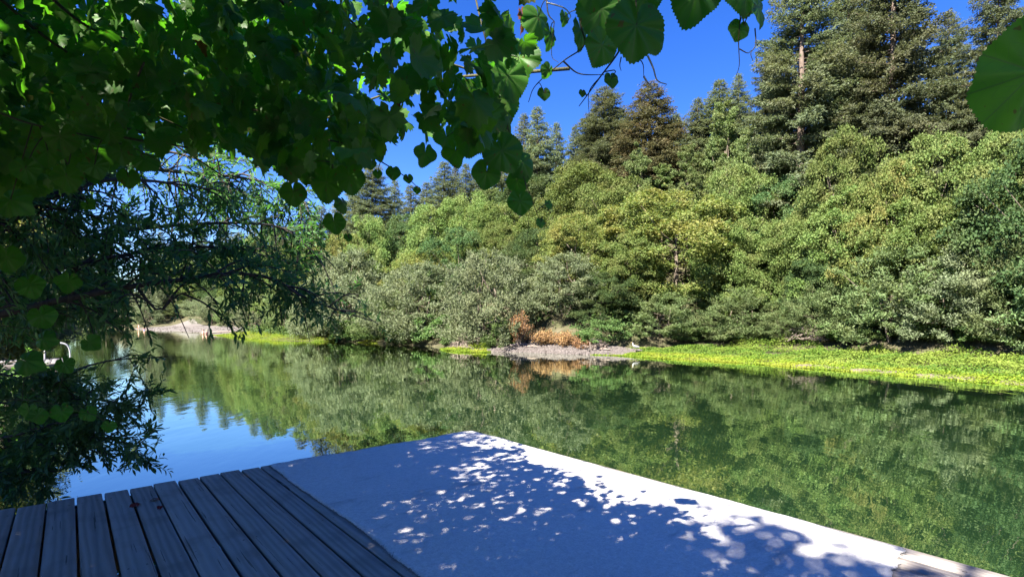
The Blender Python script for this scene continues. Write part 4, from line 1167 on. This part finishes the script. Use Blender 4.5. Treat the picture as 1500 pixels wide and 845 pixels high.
tt, nn = to_tn(P[:, 0], P[:, 1])
px = CX + F * P[:, 0] / np.maximum(P[:, 1], .05); py = HY - F * (P[:, 2] - CAMZ) / np.maximum(P[:, 1], .05)
lim = np.interp(px, LX, LY) - 10 - r.uniform(0, 22, cnt)
infr = P[:, 1] > .35
close = infr & (P[:, 1] < np.where(px > 500, 1.2, 1.65)) & (py > -80) & (px > -150)
lowz = 2.75 + .15 * np.sin(P[:, 0] * 2.3) + .1 * np.sin(P[:, 1] * 3.1)
dens = np.sin(P[:, 0] * 2.9 + 1.3 * P[:, 2]) + np.sin(P[:, 1] * 3.3 - P[:, 2] * 2.1) + np.sin(P[:, 0] * 1.1 + P[:, 1] * 4.7)
keep = np.where(infr, py < lim, True) & (nn + (P[:, 2] - .7) * .895 < 2.48 + np.where((px > 510) & (px < 775) & infr & (P[:, 1] < 2.6), .3, 0) + .31 * (tt + .25 * (P[:, 2] - .7)) + .12 * np.sin(tt * 5.2) + np.where(r.uniform(0, 1, cnt) < .02, .5, 0)) & (nn > -4.6) & ((P[:, 2] > lowz) | (P[:, 1] > 2.2)) & (np.linalg.norm(P - [0, 0, CAMZ], axis=1) > 1.22) & ~close
keep &= (r.uniform(0, 1, cnt) < np.clip(.62 + .30 * dens, .04, 1)) & (tt > -3.2)
P = P[keep]
k = len(P)
up = np.array([0, 0, 1.0])
Z = nrm(up * r.uniform(.1, 1.0, k)[:, None] + nrm(r.normal(0, 1, (k, 3)) * [1, 1, .2]) * r.uniform(.3, 1.0, k)[:, None])
Y = nrm(r.normal(0, .55, (k, 3)) + np.array([0, 0, -.9]))
sz = r.uniform(.05, .105, k) * np.where(r.uniform(0, 1, k) < .25, .6, 1)
lf = Geo(); yl = Geo()
which = r.integers(0, 4, k); yel = r.uniform(0, 1, k) < .02
for w in range(4):
    q = (which == w) & ~yel; scatter(lf, GS[w], P[q], Y[q], Z[q], sz[q])
scatter(yl, GS[0], P[yel], Y[yel], Z[yel], sz[yel])
st = Geo()
# canes running through the curtain and petioles
canes = [[at(-20, -20, 1.9), at(60, 50, 2.0), at(140, 105, 2.1), at(190, 150, 2.2), at(285, 195, 2.4)], [at(60, -20, 1.7), at(95, 15, 1.8), at(140, 45, 1.9), at(200, 60, 2.1)],
         [at(125, 190, 2.0), at(200, 205, 2.05), at(275, 216, 2.1)], [at(350, 160, 2.2), at(410, 163, 2.2), at(455, 160, 2.3)], [at(400, -10, 1.9), at(440, 30, 2.0), at(455, 48, 2.0)],
         [at(480, 60, 2.0), at(505, 25, 2.0), at(545, 70, 2.1)], [at(150, 180, 2.4), at(240, 205, 2.5), at(330, 260, 2.6)], [at(560, -30, 2.0), at(600, 60, 2.1), at(680, 100, 2.2), at(720, 95, 2.2)]]
for c in canes: tube(st, spline(c, 16), np.linspace(.007, .003, 16), 6)
for i in range(26):
    a = np.array([r.uniform(-4.5, .6), r.uniform(-2.2, 3.0), r.uniform(3.0, 4.2)]); b = a + r.normal(0, .9, 3) * [1, 1, .4]
    t_, n_ = to_tn(b[0], b[1])
    if n_ > .9: continue
    pj = proj(b) if b[1] > .4 else (0, 0)
    if pj[1] > np.interp(pj[0], LX, LY): continue
    tube(st, spline([a, (a + b) / 2 + r.normal(0, .12, 3), b], 10), np.linspace(.009, .003, 10), 5)
tube(st, spline([VB + [0, 0, -.3], VB + tn(.1, .6, 1.2), VB + tn(-.1, 1.4, 2.3), bt(.6, -2, 3.6), bt(1.5, -1, 3.7), bt(2.4, -.2, 3.6)], 20), np.linspace(.045, .012, 20), 8)
for gg in (st, lf, yl): gg.V = [v - VB for v in gg.V]
st.obj('stem', M['stem'], vine, True)
tag(lf.obj('foliage', M['vine'], vine, True), kind='stuff')
tag(yl.obj('yellow_leaves', M['vine_yellow'], vine, True), 'yellowed vine leaves', kind='stuff')
# dry curled leaves caught in the vine
for i_, (qx, qy, D_) in enumerate(((765, 22, 2.0), (582, 137, 2.1), (433, 160, 2.2), (295, 60, 2.1))):
    g = Geo(); V_, Q_, T_, U_ = grape(i_ + 7, .5, .9, 1.2, 9, 3); s_ = .07
    Y_ = nrm(np.array([.2, 0, -1.0])); Z_ = nrm(np.array([.3, -1, .2]))
    scatter(g, (V_ * [.5, 1, 1], Q_, T_, U_), [at(qx, qy, D_) - VB], [Y_], [Z_], [s_])
    tag(g.obj('dry_leaf', M['vine_dry'], vine, True), 'curled rust-red leaf')

def shoot(label, stem_paths, leaves, tendrils=(), seed=0, dry=(), D0=2.0, stem_r=.0042, lm='vine'):
    """a dangling vine shoot: stems and leaves given at their place; width in photo pixels sets the real leaf size"""
    r = np.random.default_rng(seed)
    base = at(*stem_paths[0][0])
    root = tag(empty('grapevine_shoot', base), label, 'vine shoot', 'dangling grapevine shoots')
    g = Geo()
    for pth in stem_paths:
        q = spline([at(*p) for p in pth], max(8, 6 * len(pth)))
        tube(g, q - base, np.linspace(stem_r, stem_r * .35, len(q)), 6)
    spts = np.concatenate([spline([at(*p) for p in pth], 30) for pth in stem_paths])
    for (lx, ly, D, w, roll, yaw, pitch, ti) in leaves:
        c = at(lx, ly, D); size = w * D / F / 1.12
        a = math.radians(roll)
        tip = np.array([math.sin(a), 0, -math.cos(a)])                      # 0 = tip hangs straight down
        nor = np.array([math.sin(math.radians(yaw)), -math.cos(math.radians(yaw)), 0])
        Rm = np.array(Matrix.Rotation(math.radians(pitch), 3, 'X'))
        tip = nrm(Rm @ tip); nor = Rm @ nor
        nor = nrm(nor - tip * np.dot(nor, tip))
        lo = c - tip * size * .12
        lg = Geo(); scatter(lg, GT[ti % 6], [lo - base], [tip], [nor], [size])
        me = lg.obj('leaf', M[lm], root, True)
        j = np.argmin(np.linalg.norm(spts - lo, axis=1)); s0 = spts[j]
        if np.linalg.norm(s0 - lo) < .35:
            mid = (s0 + lo) / 2 + np.array([0, 0, .015]) + r.normal(0, .006, 3)
            tube(g, spline([s0, mid, lo], 6) - base, np.linspace(stem_r * .55, stem_r * .38, 6), 5)
    g.obj('stem', M['stem'], root, True)
    for pth in tendrils:
        g = Geo(); q = spline([at(*p) for p in pth], 6 * len(pth)); tube(g, q - base, np.linspace(.0016, .0007, len(q)), 5); g.obj('tendril', M['stem'], root, True)
    for pth in dry:
        g = Geo(); q = spline([at(*p) for p in pth], 6 * len(pth)); tube(g, q - base, np.linspace(.0026, .0012, len(q)), 5); o = g.obj('tendril', M['dry_stem'], root, True); tag(o, 'bleached dry tendril')
    return root

shoot('long vine shoot with large heart leaves hanging over the middle ridge conifers',
      [[(690, -30, 2.1), (712, 60, 2.1), (730, 110, 2.1), (738, 160, 2.1), (752, 215, 2.1), (768, 262, 2.1), (790, 322, 2.15)]],
      [(746, 118, 2.05, 62, 20, 25, 10, 0), (745, 178, 2.1, 58, 12, 62, 5, 2), (690, 203, 2.05, 56, -18, -15, 8, 0), (728, 160, 2.16, 66, 10, 12, 0, 1), (738, 226, 2.0, 58, 30, 8, 10, 0),
       (722, 215, 2.12, 44, -35, -20, 5, 1), (712, 257, 2.05, 42, -8, 12, 8, 0), (768, 242, 2.08, 40, 40, 30, 10, 4), (762, 298, 2.05, 36, 5, 5, 5, 0), (758, 268, 2.13, 34, 15, -20, 10, 1),
       (804, 300, 2.15, 14, 20, 40, 0, 0), (792, 327, 2.15, 15, 10, 30, 0, 0), (700, 152, 2.2, 70, -25, 10, 5, 3), (655, 205, 2.3, 40, 12, 30, 0, 3), (622, 228, 2.3, 34, -8, 40, 0, 3), (668, 225, 2.25, 40, 5, -20, 0, 3),
       (758, 92, 2.2, 70, -15, -30, 5, 1)],
      tendrils=[[(712, 150, 2.05), (722, 180, 2.03), (735, 200, 2.03), (728, 216, 2.0)], [(768, 262, 2.1), (775, 300, 2.1), (772, 350, 2.1)]], seed=1)
shoot('slender vine shoot trailing left of the largest leaf, with a few small leaves',
      [[(862, -20, 1.8), (850, 30, 1.8), (856, 66, 1.8), (825, 90, 1.85), (785, 125, 1.9), (774, 150, 1.9)], [(800, -10, 1.8), (803, 20, 1.8), (812, 32, 1.8)], [(825, 90, 1.85), (848, 108, 1.9), (885, 110, 1.85)]],
      [(851, 50, 1.8, 44, 10, 55, 10, 1), (880, 22, 1.75, 74, -10, 15, 15, 0), (806, 55, 1.85, 36, 0, 60, 0, 1), (803, 105, 1.85, 24, -25, 55, 0, 2), (797, 138, 1.9, 19, 5, 10, 0, 0),
       (827, 27, 1.85, 22, 0, 50, 0, 1), (880, 72, 1.7, 52, -18, 25, 10, 0), (790, 30, 1.9, 50, 15, 40, 5, 2)],
      tendrils=[[(812, 32, 1.8), (808, 80, 1.85), (818, 92, 1.85)]], dry=[[(800, 4, 1.75), (826, 12, 1.75), (836, 24, 1.75), (830, 30, 1.75)]], seed=2, stem_r=.0034)
shoot('vine shoot carrying the largest heart-shaped leaf at top centre',
      [[(925, -40, 1.2), (931, -5, 1.2), (932, 22, 1.2)], [(930, 30, 1.3), (905, 78, 1.3), (880, 112, 1.32), (860, 140, 1.34), (848, 156, 1.35)]],
      [(931, 46, 1.15, 84, -4, 4, 5, 0), (958, 52, 1.22, 52, 28, 20, 10, 2), (942, 0, 1.25, 62, 8, 10, 15, 1), (896, 118, 1.3, 23, 12, 20, 0, 0), (853, 137, 1.33, 11, 0, 20, 0, 0), (870, -14, 1.3, 60, -10, 10, 10, 0)],
      tendrils=[[(935, 84, 1.2), (942, 95, 1.2), (943, 112, 1.2)], [(880, 112, 1.32), (863, 135, 1.33), (863, 170, 1.33)], [(910, 84, 1.25), (908, 96, 1.25), (910, 104, 1.25)]],
      dry=[[(949, 82, 1.2), (957, 100, 1.2), (963, 118, 1.2), (977, 124, 1.2)], [(943, 112, 1.2), (948, 120, 1.2), (956, 130, 1.2), (950, 138, 1.2), (955, 146, 1.2)]], seed=3, stem_r=.003)
shoot('short vine shoot with tendrils hanging at top right of centre',
      [[(1060, -60, 1.25), (1072, -15, 1.25), (1084, 15, 1.25), (1090, 36, 1.25)]],
      [(1018, -2, 1.2, 74, -12, 5, 15, 1), (1092, -8, 1.22, 62, 10, 10, 10, 0), (1112, 16, 1.18, 50, 18, 48, 5, 0), (1082, 45, 1.25, 31, -14, 5, 0, 0)],
      tendrils=[[(1085, 20, 1.25), (1082, 60, 1.25), (1083, 95, 1.25), (1078, 112, 1.25)], [(1106, 42, 1.2), (1107, 66, 1.2), (1100, 78, 1.2), (1103, 90, 1.2)], [(1083, 72, 1.25), (1095, 78, 1.25), (1101, 74, 1.25)]], seed=4, stem_r=.0025)
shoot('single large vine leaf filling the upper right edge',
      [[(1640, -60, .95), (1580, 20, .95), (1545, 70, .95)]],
      [(1497, 112, .9, 158, -70, 10, 20, 5)], seed=5, stem_r=.003, lm='vine_backlit')
shoot('vine shoot with paired heart leaves hanging left of the broad sunlit conifer',
      [[(455, 150, 2.2), (480, 205, 2.2), (488, 250, 2.2), (492, 290, 2.2), (500, 315, 2.2), (512, 350, 2.25)], [(480, 205, 2.2), (520, 215, 2.25), (560, 238, 2.3), (598, 262, 2.35), (618, 282, 2.35)]],
      [(512, 264, 2.1, 44, 8, 5, 5, 0), (478, 272, 2.15, 52, -8, -10, 5, 0), (521, 240, 2.2, 28, 5, 30, 0, 1), (528, 218, 2.2, 40, 10, 10, 0, 0), (553, 222, 2.25, 28, 25, 40, 0, 1), (490, 328, 2.15, 32, 6, 0, 10, 0), (503, 300, 2.2, 26, 20, 65, 0, 2),
       (576, 254, 2.3, 21, 0, 5, 0, 0), (598, 262, 2.35, 14, 10, 10, 0, 0), (611, 279, 2.35, 11, 0, 10, 0, 0), (545, 240, 2.3, 16, 0, 50, 0, 1), (448, 245, 2.2, 42, -5, 10, 5, 1), (430, 285, 2.25, 36, 5, 20, 5, 0), (553, 255, 2.3, 13, 0, 10, 0, 0), (510, 348, 2.25, 12, 10, 20, 0, 0)],
      tendrils=[[(500, 315, 2.2), (495, 345, 2.2), (505, 370, 2.2)]], seed=6)
shoot('vine shoot with broad backlit leaves over the upper willow limb at left',
      [[(-40, 150, 1.7), (40, 180, 1.7), (110, 195, 1.7), (190, 215, 1.75), (240, 240, 1.8)]],
      [(88, 205, 1.65, 49, -12, 5, 12, 0), (38, 250, 1.65, 36, 6, 30, 5, 1), (98, 262, 1.7, 41, 8, 8, 8, 0), (140, 245, 1.72, 33, 20, 40, 5, 1), (178, 225, 1.72, 35, 5, 20, 5, 0), (70, 225, 1.75, 40, -5, 25, 5, 3), (215, 235, 1.8, 35, 55, 60, 5, 2), (188, 262, 1.85, 28, 0, 20, 5, 0), (20, 295, 1.7, 44, 60, 55, 10, 4), (130, 300, 1.9, 19, 50, 30, 5, 0), (160, 195, 1.7, 36, -8, 10, 5, 0)], seed=7)
shoot('low vine shoot with scattered round leaves among the willow twigs at lower left',
      [[(-40, 470, 3.2), (30, 480, 3.2), (85, 478, 3.2), (120, 492, 3.2)], [(-40, 590, 3.0), (20, 585, 3.0), (70, 590, 3.0), (130, 605, 3.0)]],
      [(134, 503, 3.1, 26, 50, 25, 5, 0), (66, 497, 3.2, 28, 80, 62, 0, 4), (42, 530, 3.0, 36, 70, 62, 5, 4), (96, 535, 3.0, 24, 30, 40, 5, 1), (42, 604, 2.9, 26, -10, 10, 5, 0), (56, 610, 2.9, 24, 15, 20, 5, 0), (130, 606, 3.0, 22, 35, 40, 0, 1), (160, 625, 3.0, 18, 0, 30, 0, 0), (90, 605, 3.0, 26, 10, 45, 0, 1), (62, 465, 3.1, 34, 20, 35, 5, 2), (10, 380, 3.0, 40, 0, 20, 5, 0), (45, 420, 3.0, 34, 20, 40, 0, 1), (100, 415, 3.1, 30, -10, 30, 0, 3)], seed=8, stem_r=.003)

# ------------------------------------------------------------------ light, sky, camera
EL = math.radians(46)
to_sun = np.array([-.56 * math.cos(EL), -.828 * math.cos(EL), math.sin(EL)])
w = bpy.data.worlds.new('World'); scene.world = w; w.use_nodes = True
nt = w.node_tree; nt.nodes.clear()
sky = nt.nodes.new('ShaderNodeTexSky'); sky.sky_type = 'NISHITA'; sky.sun_disc = False
sky.sun_elevation = EL; sky.sun_rotation = math.atan2(to_sun[0], to_sun[1]); sky.altitude = 300; sky.air_density = 1.0; sky.dust_density = .05; sky.ozone_density = 4.5
hs = nt.nodes.new('ShaderNodeHueSaturation'); hs.inputs['Hue'].default_value = .521; hs.inputs['Saturation'].default_value = 1.3
bg = nt.nodes.new('ShaderNodeBackground'); bg.inputs['Strength'].default_value = .05
wo = nt.nodes.new('ShaderNodeOutputWorld')
nt.links.new(sky.outputs[0], hs.inputs['Color']); nt.links.new(hs.outputs[0], bg.inputs['Color']); nt.links.new(bg.outputs[0], wo.inputs['Surface'])
sl = bpy.data.lights.new('sun', 'SUN'); sl.energy = 5.0; sl.angle = math.radians(.53); sl.color = (1.0, .93, .82)
so = bpy.data.objects.new('sun', sl); COL.objects.link(so)
so.rotation_mode = 'QUATERNION'; so.rotation_quaternion = Vector(to_sun).to_track_quat('Z', 'Y'); so.location = (-30, -25, 40)

cd = bpy.data.cameras.new('camera'); cam = bpy.data.objects.new('camera', cd); COL.objects.link(cam)
cam.location = (0, 0, CAMZ); cam.rotation_euler = (math.pi / 2, 0, 0)
cd.sensor_width = 36; cd.lens = F / 1500 * 36; cd.shift_y = (HY - 422.5) / 1500
cd.clip_start = .05; cd.clip_end = 3000
scene.camera = cam
scene.view_settings.view_transform = 'Standard'; scene.view_settings.look = 'None'; scene.view_settings.gamma = 1; scene.view_settings.use_curve_mapping = False
scene.view_settings.exposure = 2.55
c = scene.cycles
c.max_bounces = 7; c.diffuse_bounces = 4; c.glossy_bounces = 3; c.transmission_bounces = 4; c.transparent_max_bounces = 4
c.caustics_reflective = False; c.caustics_refractive = False
c.use_denoising = True
try:
    c.denoiser = 'OPENIMAGEDENOISE'; c.denoising_input_passes = 'RGB_ALBEDO_NORMAL'
except Exception: pass
